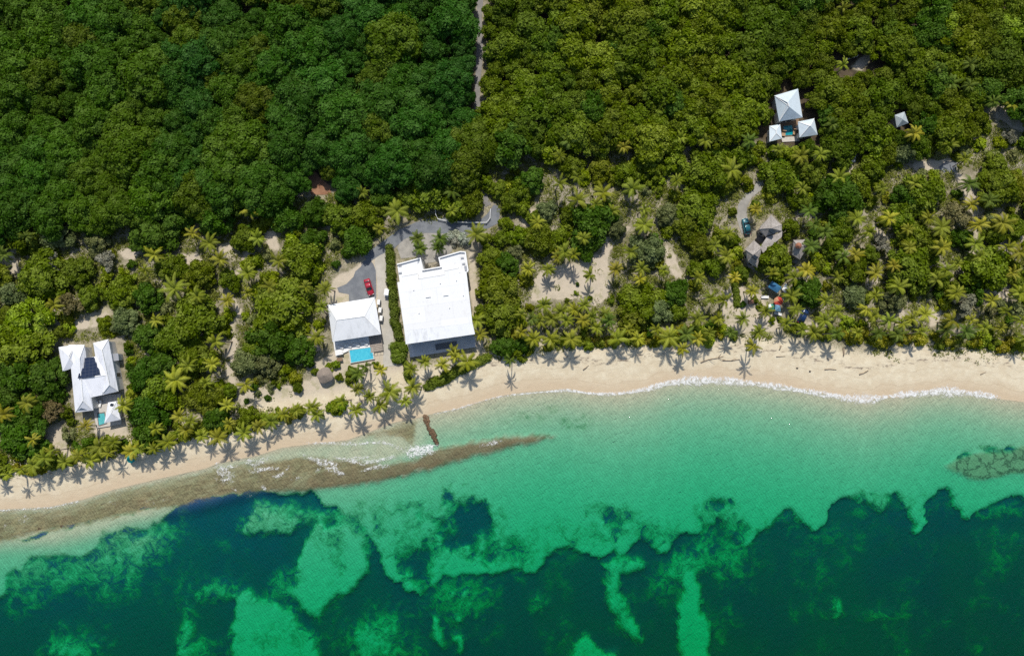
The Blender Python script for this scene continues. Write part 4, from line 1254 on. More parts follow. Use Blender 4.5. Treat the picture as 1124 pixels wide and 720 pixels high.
def parasol(px, py, r, h, ms, label):
    b = G(px, py, h)
    t = empty('beach_parasol', b, 0.2, label, 'parasol')
    n = 8
    cv_ = MB()
    vs = [(r * math.cos(k / n * 6.2832), r * math.sin(k / n * 6.2832), h - .35) for k in range(n)] + [(0, 0, h + .15)] + [(r * .98 * math.cos(k / n * 6.2832), r * .98 * math.sin(k / n * 6.2832), h - .5) for k in range(n)]
    cv_.add(vs, [(k, (k + 1) % n, n) for k in range(n)] + [(k, n + 1 + k, n + 1 + (k + 1) % n, (k + 1) % n) for k in range(n)])
    o = cv_.obj('canopy', ms[0], t)
    if len(ms) > 1:
        o.data.materials.append(ms[1])
        for i, pl in enumerate(o.data.polygons): pl.material_index = 1 if i % 8 in (2, 3) else 0
    MB().tube([(0, 0, -.3), (0, 0, h + .1)], .04, 6).obj('pole', M_WHITE, t)
    return t


parasol(855, 330.5, 1.25, 2.2, (M_REDCLOTH, M_ORANGE), 'red and orange parasol between the two canopies')
parasol(143, 503.5, 1.2, 2.0, (M_TEALCLOTH,), 'teal parasol on the beach edge below the pavilion')
parasol(847, 337, 0.9, 2.0, (plain('green_cloth', (0.03, 0.25, 0.18), .85, .15, 2), M_FABRIC), 'green and white parasol left of the steel blue canopy')
cb = empty('crate', G(823.5, 331.5), R(6), 'brown timber crate on pale sand left of the blue canopy', 'crate')
MB().box((0, 0, .45), (1.2, 1.0, .9)).obj('box', M_TIMBER, cb)
MB().box((0, 0, .93), (1.3, 1.1, .06)).obj('lid', plain('red_timber', (.3, .15, .1), .8, .2, 3), cb)
for k, (uu, vv, lab) in enumerate(((300, 490, 'white sheet covered bench in front of the steel blue canopy'), (172, 326, 'white bench lying in the sand left of the red parasol'), (345, 350, 'white low table right of the red parasol'))):
    b = empty('low_bench', G(*u57(uu, vv)), R(12 * k - 14), lab, 'bench', 'white benches at the beach camp')
    MB().box((0, 0, .42), (2.0, .7, .08)).obj('seat', M_FABRIC, b)
    for sx in (-.8, .8): MB().box((sx, 0, .19), (.1, .6, .38)).obj('leg', M_WHITE, b)

# low white fence round the planted corner by the road
fe = empty('fence', P(508, 240, ZG), 0, 'low white fence bending round the planted corner by the road', 'fence')
fpts = [G(*q) for q in ((478, 224), (478.5, 236), (481, 241), (496, 244.5), (515, 245), (534, 245), (538, 240), (538.5, 230))]
rl, ps = MB(), MB()
rl.tube([v + Vector((0, 0, .85)) for v in fpts], .09, 6)
rl.tube([v + Vector((0, 0, .45)) for v in fpts], .08, 6)
for a, b in zip(fpts[:-1], fpts[1:]):
    n = max(1, int((b - a).length / 1.6))
    for i in range(n): kid(MB().box(a.lerp(b, i / n) + Vector((0, 0, .45)), (.16, .16, .95)), 'post', M_WHITE, fe)
kid(rl, 'rail', M_WHITE, fe)
g4 = empty('gate', G(932, 66), 0, 'white two rail gate at the bare patch in the upper forest', 'gate')
ga, gb = G(926, 67.5) - g4.location, G(940, 63) - g4.location
MB().tube([ga + Vector((0, 0, 1.1)), gb + Vector((0, 0, 1.1))], .13, 6).obj('rail', M_FABRIC, g4)
MB().tube([ga + Vector((0, 0, .55)), gb + Vector((0, 0, .55))], .1, 6).obj('rail', M_FABRIC, g4)
for v in (ga, gb): MB().box(v + Vector((0, 0, .6)), (.2, .2, 1.3)).obj('post', M_GREYTIMBER, g4)
for k, q in enumerate(((936.5, 168), (936, 172.5), (935.5, 177))):
    o = MB().box(G(*q) + Vector((0, 0, .1)), (1.5, .6, .2), R(3 * k - 4)).obj('step_slab', M_FABRIC)
    tag(o, ['upper white step slab on the sand trail in the upper forest', 'middle white step slab on the sand trail in the upper forest', 'lower white step slab on the sand trail in the upper forest'][k], 'step', 'step slabs on the trail')

# rocks and driftwood on the beach
def lumpy(name, px, py, rx, ry, rz_, hh_, m, label, cat, lift=0.0, seed=0):
    b = G(px, py)
    r = random.Random(seed + int(px * 7))
    mb = MB(); n, mrows = 12, 6
    vs = []
    for j in range(mrows):
        a = j / (mrows - 1) * math.pi / 2
        for k in range(n):
            q = 1 + r.uniform(-.16, .16)
            vs.append((rx * math.cos(a) * math.cos(k / n * 6.2832) * q, ry * math.cos(a) * math.sin(k / n * 6.2832) * q, hh_ * math.sin(a) * q - .1))
    fs = [(j * n + k, j * n + (k + 1) % n, (j + 1) * n + (k + 1) % n, (j + 1) * n + k) for j in range(mrows - 1) for k in range(n)]
    o = mb.add(vs, fs).obj(name, m, None, True)
    o.location = b + Vector((0, 0, lift)); o.rotation_euler = (0, 0, rz_)
    return tag(o, label, cat)


M_DARKROCK = plain('dark_rock', (0.10, 0.085, 0.07), .9, .35, 3)
lumpy('rock', 875, 404, .32, .26, 0, .3, M_DARKROCK, 'left one of two small dark rocks lying alone on the open sand', 'rock')
lumpy('rock', 889, 407.5, .3, .3, 1, .3, M_DARKROCK, 'right one of two small dark rocks lying alone on the open sand', 'rock')
lumpy('boulder', 68, 577, .7, .5, .5, .3, M_STONE, 'pale boulder at the outer edge of the brown reef flat', 'boulder', .05)
lumpy('boulder', 44, 580, 1.3, .8, .2, .3, M_STONE, 'flat brown boulder at the outer edge of the brown reef flat', 'boulder', .02)


def log(pts, rad, label, side=()):
    w = [G(a, b) for a, b in pts]
    o0 = w[0]
    mb = MB().tube([v - o0 + Vector((0, 0, rad * .8)) for v in w], [rad * (1 - .5 * i / (len(w) - 1)) for i in range(len(w))], 7)
    for (i, dx, dy) in side:
        a = w[i] - o0 + Vector((0, 0, rad)); mb.tube([a, a + Vector((dx, dy, .35)), a + Vector((dx * 1.8, dy * 1.6, .3))], [rad * .5, rad * .35, rad * .15], 5)
    o = mb.obj('driftwood_log', M_DRIFT, None, True, label=label, cat='driftwood')
    o.location = o0
    return o


log([(905, 405.5), (911, 405), (918, 405.8)], .14, 'straight driftwood log on the open sand right of the two rocks')
log([(943, 411), (948, 409.5), (953, 406.5)], .16, 'forked driftwood branch on the sand above the widest foam', [(1, .6, .5)])
log([(640, 406), (643.5, 403.5), (646, 401)], .16, 'short dark driftwood piece on the sand left of the beach palms')
log([(769, 398), (778, 394.5), (788, 393), (794, 391)], .15, 'branching driftwood tangle on the upper beach', [(1, .9, -.5), (2, .5, .9), (2, 1.0, -.3)])
log([(793, 395.5), (802, 396), (812, 394.5)], .15, 'driftwood branch next to the tangle on the upper beach', [(1, .8, .4)])
log([(925.5, 382), (926, 388), (925.5, 391)], .24, 'thick dark driftwood log lying towards the sea beneath the palms')
log([(857, 379.5), (855.5, 384)], .22, 'short thick driftwood stump on the upper beach beside palm shade')
log([(1076, 411), (1082, 408.5)], .12, 'small driftwood stick on the pale sand near the photo corner')
log([(852, 391.5), (862, 391)], .13, 'faint thin driftwood stick below the palm shadows')

# rock groyne
gr = empty('rock_groyne', G(472, 472), 0, 'brown rock groyne running from the sand into the shallows', 'groyne')
for i in range(34):
    f_ = i / 33
    pxx, pyy = 465 + 15 * f_ + rng.uniform(-2, 2), 457 + 30 * f_
    q = P(pxx, pyy, 0); gz = min(0.1, ground_z(q.x, q.y))
    r = random.Random(i)
    mb = MB(); n = 9
    rr = r.uniform(.25, .8)
    vs = [(rr * math.cos(j / 4 * 1.57) * math.cos(k / n * 6.2832) * (1 + r.uniform(-.2, .2)), rr * math.cos(j / 4 * 1.57) * math.sin(k / n * 6.2832) * (1 + r.uniform(-.2, .2)), (r.uniform(-.05, .3) - gz) * math.sin(j / 4 * 1.57) * (1 + r.uniform(-.2, .2))) for j in range(5) for k in range(n)]
    mb.add(vs, [(j * n + k, j * n + (k + 1) % n, (j + 1) * n + (k + 1) % n, (j + 1) * n + k) for j in range(4) for k in range(n)])
    o = mb.obj('boulder', M_STONE, gr, True)
    o.location = Vector((q.x, q.y, gz - .05)) - gr.location

# ------------------------------------------------------------------ foliage prototypes
def unit_dirs(r, n, zmin):
    d = r.normal(size=(n * 3, 3)); d /= np.linalg.norm(d, axis=1)[:, None]
    return d[d[:, 2] > zmin][:n]


def quads(r, cen, nrm, size, aspect=1.0, tone=None):
    n = len(cen)
    nrm = nrm / (np.linalg.norm(nrm, axis=1)[:, None] + 1e-9)
    h = r.normal(size=(n, 3))
    u = np.cross(nrm, h); u /= np.linalg.norm(u, axis=1)[:, None] + 1e-9
    w = np.cross(nrm, u)
    sz = np.asarray(size)[:, None]
    k = 0.62
    V = np.stack([cen - u * sz * aspect, cen - w * sz * k + nrm * sz * .12, cen + u * sz * aspect, cen + w * sz * k + nrm * sz * .12], 1).reshape(-1, 3)
    F_ = np.arange(n * 4).reshape(n, 4)
    T = np.repeat(r.rand(n) if tone is None else tone, 4)
    return V, F_, T


def core(r, c, rad, flat=.85):
    n, mrow = 9, 6
    V = []
    for j in range(mrow):
        a = -0.9 + j / (mrow - 1) * (math.pi / 2 + 0.9)
        for k in range(n):
            q = rad * (0.82 + 0.14 * r.rand())
            V.append((c[0] + q * math.cos(a) * math.cos(k / n * 6.2832), c[1] + q * math.cos(a) * math.sin(k / n * 6.2832), c[2] + q * flat * math.sin(a)))
    F_ = [(j * n + k, j * n + (k + 1) % n, (j + 1) * n + (k + 1) % n, (j + 1) * n + k) for j in range(mrow - 1) for k in range(n)]
    return np.array(V), np.array(F_)


def crown_mesh(name, seed, Rad, H, npuff, pr, leaf, per, jitter=.55, ragged=.15, dome=.5, sub=0):
    """leafy crown: a dome of leaf clumps; each clump is a leafy shell round a rough core. Crown base at z 0."""
    r = np.random.RandomState(seed)
    lobes = 3 + r.randint(3); ph = r.rand() * 6.28
    cs, k, tries = [], 0, 0
    while len(cs) < npuff and tries < 6000:
        tries += 1
        a = r.rand() * 6.2832; q = math.sqrt(r.rand())
        lim = 1 + ragged * math.sin(lobes * a + ph) + ragged * .6 * math.sin(2 * a + 2 * ph)
        rad = q * lim * (Rad - pr * .8)
        zz = H * (1 - dome * (q ** 2.2)) - pr * .8 + r.normal() * pr * .28
        p_ = np.array([rad * math.cos(a), rad * math.sin(a), zz])
        if all(np.linalg.norm((p_ - o)[:2]) > pr * (.92 if tries < 3000 else .7) for o, _ in cs):
            cs.append((p_, pr * r.uniform(.75, 1.25)))
    VV, FF, TT, b = [], [], [], 0
    for (c, rr) in cs:
        n = int(per * (rr / pr) ** 2)
        d = unit_dirs(r, n, -.25)
        cen = c + d * np.array([1, 1, .8]) * (rr * r.uniform(.82, 1.1, len(d)))[:, None]
        nrm = d + r.normal(size=d.shape) * jitter + np.array([0, 0, .25])
        ptone = r.rand()
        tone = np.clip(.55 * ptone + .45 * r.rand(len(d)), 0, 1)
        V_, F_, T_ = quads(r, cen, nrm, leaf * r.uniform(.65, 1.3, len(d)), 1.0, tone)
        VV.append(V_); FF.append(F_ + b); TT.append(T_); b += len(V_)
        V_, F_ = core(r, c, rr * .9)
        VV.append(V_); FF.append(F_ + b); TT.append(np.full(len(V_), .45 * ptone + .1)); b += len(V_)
    # loose sprays breaking the outline
    n = int(npuff * per * .05)
    i = r.randint(len(cs), size=n)
    d = unit_dirs(r, n, -.1); i = i[:len(d)]
    cen = np.array([cs[j][0] for j in i]) + d * (np.array([cs[j][1] for j in i]) * r.uniform(1.05, 1.4, len(d)))[:, None]
    V_, F_, T_ = quads(r, cen, d + r.normal(size=d.shape) * .8, leaf * r.uniform(.6, 1.1, len(d)))
    VV.append(V_); FF.append(F_ + b); TT.append(T_)
    return np_mesh(name, np.concatenate(VV), np.concatenate(FF), M_LEAF, {'tone': np.concatenate(TT)})


def trunk_mesh(name, seed, H, r0, spread):
    r = random.Random(seed)
    mb = MB()
    fork = Vector((r.uniform(-.2, .2), r.uniform(-.2, .2), H * .45))
    mb.tube([(0, 0, -.4), (fork.x * .4, fork.y * .4, H * .2), fork], [r0 * 1.3, r0, r0 * .85], 7)
    for k in range(5):
        a = k * 1.2566 + r.uniform(-.4, .4); q = spread * r.uniform(.5, .9)
        mb.tube([fork - Vector((0, 0, .1)), fork + Vector((math.cos(a) * q * .45, math.sin(a) * q * .45, H * .2)), Vector((math.cos(a) * q, math.sin(a) * q, H * r.uniform(.72, .85)))],
                [r0 * .6, r0 * .4, r0 * .15], 5)
    return mb.mesh(name, M_BARK, True)


def offset_mesh(me, dz):
    co = np.empty(len(me.vertices) * 3, np.float32); me.vertices.foreach_get('co', co)
    co[2::3] += dz; me.vertices.foreach_set('co', co); me.update()
    return me


class Kind:
    def __init__(s, parts, rad, top): s.parts, s.rad, s.top = parts, rad, top


def tree_kind(key, seed, Rad, under, H, npuff, pr, leaf, per, **kw):
    cm = offset_mesh(crown_mesh('crown', seed, Rad, H, npuff, pr, leaf, per, **kw), under)
    tm = trunk_mesh('trunk', seed, under + H * .7, .05 * Rad + .05, Rad * .8)
    return Kind([('crown', cm), ('trunk', tm)], Rad, under + H)


K_DENSE = [tree_kind('d', 100 + i, 5.6, 3.4, 4.8, 46, 1.15, .29, 120, jitter=.36, ragged=.16, dome=.62) for i in range(7)]
K_WOOD = [tree_kind('w', 200 + i, 4.0, 2.4, 3.6, 21, 1.08, .30, 105, jitter=.6, ragged=.26, dome=.6) for i in range(8)]
K_BROAD = [tree_kind('b', 300 + i, 4.0, 1.1, 3.4, 24, 1.0, .29, 110, jitter=.65, ragged=.18, dome=.7) for i in range(7)]
K_WISPY = [tree_kind('g', 400 + i, 3.0, 1.4, 2.6, 13, .8, .24, 90, jitter=1.0, ragged=.3, dome=.6) for i in range(4)]


def bush_kind(seed):
    cm = crown_mesh('foliage', seed, 1.6, 1.7, 8, .62, .21, 75, jitter=.7, ragged=.25, dome=.7)
    r = random.Random(seed); mb = MB()
    for k in range(4):
        a = k * 1.57 + r.random(); mb.tube([(0, 0, -.2), (math.cos(a) * .5, math.sin(a) * .5, .6), (math.cos(a) * .9, math.sin(a) * .9, 1.1)], [.06, .045, .02], 5)
    return Kind([('foliage', cm), ('stem', mb.mesh('stem', M_BARK, True))], 1.6, 1.6)


K_BUSH = [bush_kind(500 + i) for i in range(8)]


def palm_kind(seed):
    r = np.random.RandomState(seed); q = random.Random(seed)
    H = q.uniform(3.6, 5.2); lean = q.uniform(.2, 2.0)
    pts = [Vector((lean * (t ** 1.6), 0, -.3 + (H + .3) * t)) for t in (0, .2, .4, .6, .8, 1)]
    mb = MB().tube(pts, [.26, .19, .16, .145, .135, .15], 7)
    for i in range(1, 16):                         # leaf scars
        t = i / 16; c = Vector((lean * (t ** 1.6), 0, -.3 + (H + .3) * t))
        mb.tube([c, c + Vector((0, 0, .05))], .185 - .03 * t, 7)
    VV, FF, TT, b = [], [], [], 0
    top = np.array([lean, 0, H])
    nf = q.randint(17, 23)
    for k in range(nf):
        if q.random() < .1: continue
        az = k * 2.39996 + q.uniform(-.35, .35)
        age = k / (nf - 1)
        el = R(72 - 82 * age + q.uniform(-9, 9))
        L = q.uniform(2.5, 3.7) * (.78 + .22 * math.sin(math.pi * min(1, age + .25)))
        nseg = 13
        step = L / nseg
        h = np.array([math.cos(az), math.sin(az), 0]); up = np.array([0, 0, 1.0]); side = np.array([-math.sin(az), math.cos(az), 0])
        p_ = top.copy(); e = el; ps, es = [p_.copy()], [e]
        for i in range(nseg):
            p_ = p_ + (h * math.cos(e) + up * math.sin(e)) * step
            e -= R(5.2 + 5.5 * (i / nseg)); ps.append(p_.copy()); es.append(e)
        tone0 = q.random()
        twist = q.uniform(-.35, .35)
        for i in range(nseg):                      # rachis
            a, c = ps[i], ps[i + 1]; w = side * .045 * (1.15 - i / nseg)
            VV.append(np.array([a - w, a + w, c + w, c - w])); FF.append(np.arange(4)[None] + b); TT.append(np.full(4, .95)); b += 4
        for i in range(2, nseg + 1):
            t = i / nseg
            ll = .60 * (math.sin(math.pi * (0.12 + .8 * t)) ** .7)
            fwd = h * math.cos(es[i]) + up * math.sin(es[i]); nn = np.cross(fwd, side); nn = nn / np.linalg.norm(nn)
            for sg in (-1, 1):
                for hf in (0, .5):
                    p0 = ps[i] - fwd * step * hf
                    dr = side * sg * (.80) + fwd * (.5 + .25 * t) + up * (-.28 - .12 * q.random()) + nn * twist * sg
                    dr = dr / np.linalg.norm(dr); tip = p0 + dr * ll * q.uniform(.85, 1.1)
                    w = fwd * .062
                    VV.append(np.array([p0 - w, p0 + w, tip + w * .35, tip - w * .35])); FF.append(np.arange(4)[None] + b)
                    TT.append(np.clip(.25 + .5 * tone0 + .25 * q.random() - .25 * (age > .85), 0, 1) * np.ones(4)); b += 4
    cm = np_mesh('crown', np.concatenate(VV), np.concatenate(FF), M_FROND, {'tone': np.concatenate(TT)})
    kd = Kind([('crown', cm), ('trunk', mb.mesh('trunk', M_PALMBARK, True))], 3.3, H)
    kd.lean = lean
    return kd


K_PALM = [palm_kind(600 + i) for i in range(10)]

# ------------------------------------------------------------------ words for the labels
ORD = ['', 'first', 'second', 'third', 'fourth', 'fifth', 'sixth', 'seventh', 'eighth', 'ninth', 'tenth', 'eleventh', 'twelfth', 'thirteenth', 'fourteenth', 'fifteenth',
       'sixteenth', 'seventeenth', 'eighteenth', 'nineteenth']
TENS = ['', '', 'twent', 'thirt', 'fort', 'fift', 'sixt', 'sevent', 'eight', 'ninet']


def ordinal(i):
    if i < 20: return ORD[i]
    return TENS[i // 10] + ('ieth' if i % 10 == 0 else 'y-' + ORD[i % 10])


ANCHORS = [
    ((97, 410), 'by the house with solar panels'), ((35, 315), 'below the forest at the left edge'), ((165, 262), 'beneath the south edge of the dark forest'),
    ((190, 400), 'right of the house with solar panels'), ((262, 350), 'along the pale sand trail'), ((320, 240), 'below the red earth patch'),
    ((310, 365), 'left of the hip roofed house'), ((388, 318), 'around the driveway of the red car'), ((330, 420), 'by the large thatched parasol'), ((420, 425), 'below the bright blue pool'),
    ((478, 235), 'near the low white fence'), ((545, 320), 'right of the large flat roofed house'), ((500, 395), 'seaward of the large flat roofed house'),
    ((590, 215), 'near the track junction'), ((630, 320), 'around the sandy clearing'), ((690, 225), 'inland of the sandy clearing'), ((720, 320), 'right of the sandy clearing'),
    ((775, 220), 'above and left of the teal car'), ((785, 300), 'left of the grey shingled house'), ((842, 240), 'by the grey shingled house'), ((850, 330), 'around the blue canopy'),
    ((868, 150), 'around the pale blue forest house'), ((920, 215), 'right of the grey shingled house'), ((930, 320), 'right of the blue canopy'), ((988, 140), 'around the small grey hut'),
    ((1010, 235), 'below the small grey hut'), ((1000, 320), 'behind the right stretch of beach'), ((1066, 215), 'around the pale meadow strip'), ((1085, 310), 'near the right edge above the beach'),
    ((1055, 110), 'in the forest near the right edge'), ((60, 480), 'seaward of the house with solar panels'), ((230, 460), 'by the beach left of the parasol'), ((700, 165), 'at the lower edge of the upper forest'),
]


def zone_of(px, py):
    return min(ANCHORS, key=lambda a: (a[0][0] - px) ** 2 + ((a[0][1] - py) * 1.1) ** 2)[1]


PLACED = []                                        # (px, py, radius px) of every crown so far
ITEMS = []                                         # plants waiting for their labels


def put(name, cat, kinds, px, py, rpx, tint, adj, noun, zone, group, mode='tree', zs=None):
    if mode == 'tree' and (px, py) != (851, 283):
        bd = built_d(px, py)
        if bd > -rpx: rpx = max(5.0, -bd * 1.04)
    kd = kinds[rng.randrange(len(kinds))]
    sc = rpx * MPP / kd.rad
    szz = zs if zs else sc ** .7 * rng.uniform(.92, 1.1)
    if mode == 'palm': szz = rng.uniform(1.02, 1.34)
    zc = kd.top * szz * (1.0 if mode == 'palm' else .72)
    b = G(px, py, zc)
    rz = rng.random() * 6.2832
    if mode == 'palm':
        b.x -= math.cos(rz) * kd.lean * sc; b.y -= math.sin(rz) * kd.lean * sc
    b.z = ground_z(b.x, b.y) - .02
    e = empty(name, b, rz)
    e.scale = (sc, sc, szz if mode != 'palm' else szz)
    if mode == 'palm': e.scale = (sc, sc, szz)
    v = rng.uniform(.86, 1.16)
    colr = tuple(max(0, c * v * rng.uniform(.94, 1.06)) for c in tint)
    for i, (pn, me) in enumerate(kd.parts):
        o = bpy.data.objects.new(pn, me); C.objects.link(o); o.parent = e
        if i == 0: o.color = (*colr, 1)
    e['category'] = cat; e['group'] = group
    PLACED.append((px, py, rpx))
    ITEMS.append((e, px, py, adj, noun, zone))
    return e


T_DENSE = (0.041, 0.108, 0.006); T_DENSE2 = (0.064, 0.122, 0.004); T_BLUE = (0.029, 0.096, 0.010)
T_WOOD = (0.128, 0.170, 0.004); T_WOOD2 = (0.080, 0.134, 0.005); T_OLIVE = (0.14, 0.165, 0.008)
T_MID = (0.122, 0.170, 0.007); T_DK = (0.058, 0.124, 0.007); T_GREYG = (0.155, 0.185, 0.065); T_GREY = (0.25, 0.245, 0.17); T_BROWN = (0.18, 0.155, 0.06)
T_LIGHT = (0.175, 0.245, 0.008)
T_PALM = (0.165, 0.188, 0.008); T_PALMD = (0.09, 0.132, 0.012); T_YEL = (0.34, 0.315, 0.012)

BUILT = [[(62, 378), (136, 370), (140, 440), (136, 470), (104, 474), (78, 458)], [(360, 334), (412, 324), (424, 386), (412, 402), (378, 402), (362, 380)],
         [(432, 288), (462, 282), (508, 274), (518, 300), (526, 380), (446, 396), (434, 320)], [(849, 104), (876, 96), (882, 130), (898, 131), (900, 152), (842, 158), (842, 138), (852, 136)],
         [(980, 124), (994, 120), (1000, 138), (984, 144)], [(832, 242), (847, 234), (860, 246), (858, 256), (838, 276), (834, 294), (818, 290), (816, 274)], [(868, 262), (889, 262), (890, 272), (878, 290), (866, 284)],
         [(840, 312), (868, 308), (868, 346), (846, 346)], [(370, 284), (414, 282), (414, 334), (368, 334)], [(811, 236), (826, 236), (828, 262), (811, 262)], [(874, 336), (890, 336), (892, 358), (876, 358)],
         [(346, 402), (368, 402), (368, 424), (346, 424)], [(415, 285), (428, 285), (432, 400), (420, 400)], [(400, 320), (412, 320), (412, 340), (400, 340)]]
BUILT += [[(339, 190), (346, 186), (356, 194), (364, 204), (366, 214), (342, 216), (338, 204)], [(926, 74), (928, 62), (952, 56), (960, 62), (944, 80)]]
ROADS = [([(520, 250), (480, 248), (440, 258), (414, 276)], 7), ([(527, -40), (527, 0), (526, 60), (524, 112)], 3), ([(541, 228), (541, 244)], 7), ([(830, 205), (815, 226), (816, 250)], 6), ([(1066, 190), (1072, 232)], 7)]


def built_d(px, py):
    q = max(float(sdf(np.array([px]), np.array([py]), b)[0]) for b in BUILT)
    r = max(h - float(dline(np.array([px]), np.array([py]), l)[0]) for l, h in ROADS)
    return max(q, r)


def sand_d(px, py):
    q = max(float(sdf(np.array([px]), np.array([py]), b)[0]) for b in SAND_PATCH.values())
    r = max(h - float(dline(np.array([px]), np.array([py]), l)[0]) for l, h in TRAILS)
    return max(q, r)


# ------------------------------------------------------------------ broadleaf trees placed one by one (photo x, y, radius, look)
LOOKS = {'m': (T_MID, 'green'), 'd': (T_DK, 'dark green'), 'g': (T_GREYG, 'grey-green'), 'w': (T_GREY, 'bare grey'), 'b': (T_BROWN, 'dry brown'), 'l': (T_LIGHT, 'light green'), 'o': (T_OLIVE, 'olive')}
TREES = """42 302 26 m;10 322 14 g;25 352 24 l;82 298 17 m;97 325 14 m;75 333 13 b;55 290 10 w;105 266 13 g;115 285 10 w;130 322 19 m;160 325 16 d;185 292 17 m;217 302 17 m;162 253 25 d;
232 238 21 d;22 256 21 m;57 253 20 g;250 307 12 m;268 262 15 m;135 352 15 g;212 352 27 m;190 240 18 d;100 250 14 d;205 235 14 d;
345 232 20 d;370 238 18 m;313 238 17 d;296 236 14 m;401 235 19 m;391 262 17 d;381 276 11 d;341 264 14 d;331 284 22 m;368 290 17 d;471 208 23 m;446 214 14 m;516 218 17 m;503 228 14 m;306 340 33 m;420 215 16 d;
546 318 24 o;548 345 22 m;538 282 13 m;556 290 14 d;553 380 13 d;572 378 10 d;
296 372 24 d;326 384 17 d;291 398 14 g;368 400 6 l;386 409 8 m;326 425 6 m;317 404 5 m;276 385 13 m;
20 380 28 m;47 415 29 d;15 412 22 d;20 477 27 d;32 455 20 d;55 450 12 b;77 463 15 m;160 452 24 d;162 476 18 d;140 385 22 d;155 412 21 d;172 428 19 m;188 372 21 m;212 392 19 m;222 434 20 o;270 397 16 g;235 458 14 d;272 458 11 m;250 430 9 m;160 370 16 d;175 398 16 d;200 410 12 m;
652 243 25 d;592 262 17 m;712 275 18 g;582 197 15 d;704 330 24 m;695 350 18 o;722 340 16 g;742 322 15 d;784 292 12 m;767 228 23 m;755 247 17 o;777 188 26 m;812 280 16 m;612 262 13 m;744 342 10 m;800 195 16 m;640 270 14 d;675 250 12 g;
858 192 19 m;925 215 26 d;1015 212 23 m;870 250 13 m;1100 205 21 m;990 240 16 m;1050 238 15 b;890 320 20 d;851 283 20 m;845 268 8 m;938 297 17 m;1003 295 25 m;1088 295 24 m;968 267 10 w;1093 257 12 m;1060 332 12 w;1005 257 18 m;940 325 13 g;983 330 14 g;1118 250 13 m;
895 190 16 m;965 150 20 l;975 165 14 m;1040 130 17 m;1030 150 14 o;960 185 14 m;1118 205 15 o;1095 180 14 m;1110 150 8 w;995 165 14 g;925 250 14 m;915 270 12 m;955 280 12 m;1025 270 14 m;1060 262 12 d;1048 320 11 m;1035 305 12 m;1070 310 10 d;905 215 13 d;880 220 12 m;
690 190 15 m;715 180 16 m;660 185 14 o;628 180 14 m;605 165 15 l;740 175 15 l;600 230 11 g;570 208 13 m;570 260 12 l;625 235 11 m;735 235 14 g;
870 170 12 l;850 165 10 l;815 170 14 m;790 165 12 l;830 225 9 m;805 232 12 m;800 262 13 m;770 270 14 o;765 295 10 m;815 300 9 m;1000 215 16 d;945 200 14 m;1120 310 10 m;1100 335 8 g;60 505 8 m;5 440 16 d;8 345 12 m;-14 380 24 m;-16 450 22 d;139 380 8 m;141 402 8 d;143 425 8 m;58 402 8 d;63 432 8 d;70 454 8 m;114 356 9 l;66 364 8 m;128 358 9 g;146 450 9 m;527 128 10 m;521 146 10 d;531 152 9 m;524 168 11 m;533 178 11 m;521 203 8 m;533 200 9 l;546 207 11 m;560 222 11 m;574 228 9 l;556 245 8 l;549 262 9 m;566 276 9 g;532 262 7 l;586 240 9 m;-14 300 18 m;1140 300 16 m;1142 225 18 m"""
for ln in TREES.replace('\n', '').split(';'):
    a_, b_, r_, k_ = ln.split()
    tint, adj = LOOKS[k_]
    kinds = K_WISPY if k_ in 'wb' else K_BROAD
    x_, y_, r_ = float(a_), float(b_), float(r_)
    put('broadleaf_tree', 'tree', kinds, x_, y_, r_ * 1.06, tint, ('small ' if r_ < 12 else 'broad ' if r_ > 20 else '') + adj, 'tree', zone_of(x_, y_), 'broadleaf trees between the forest and the beach')

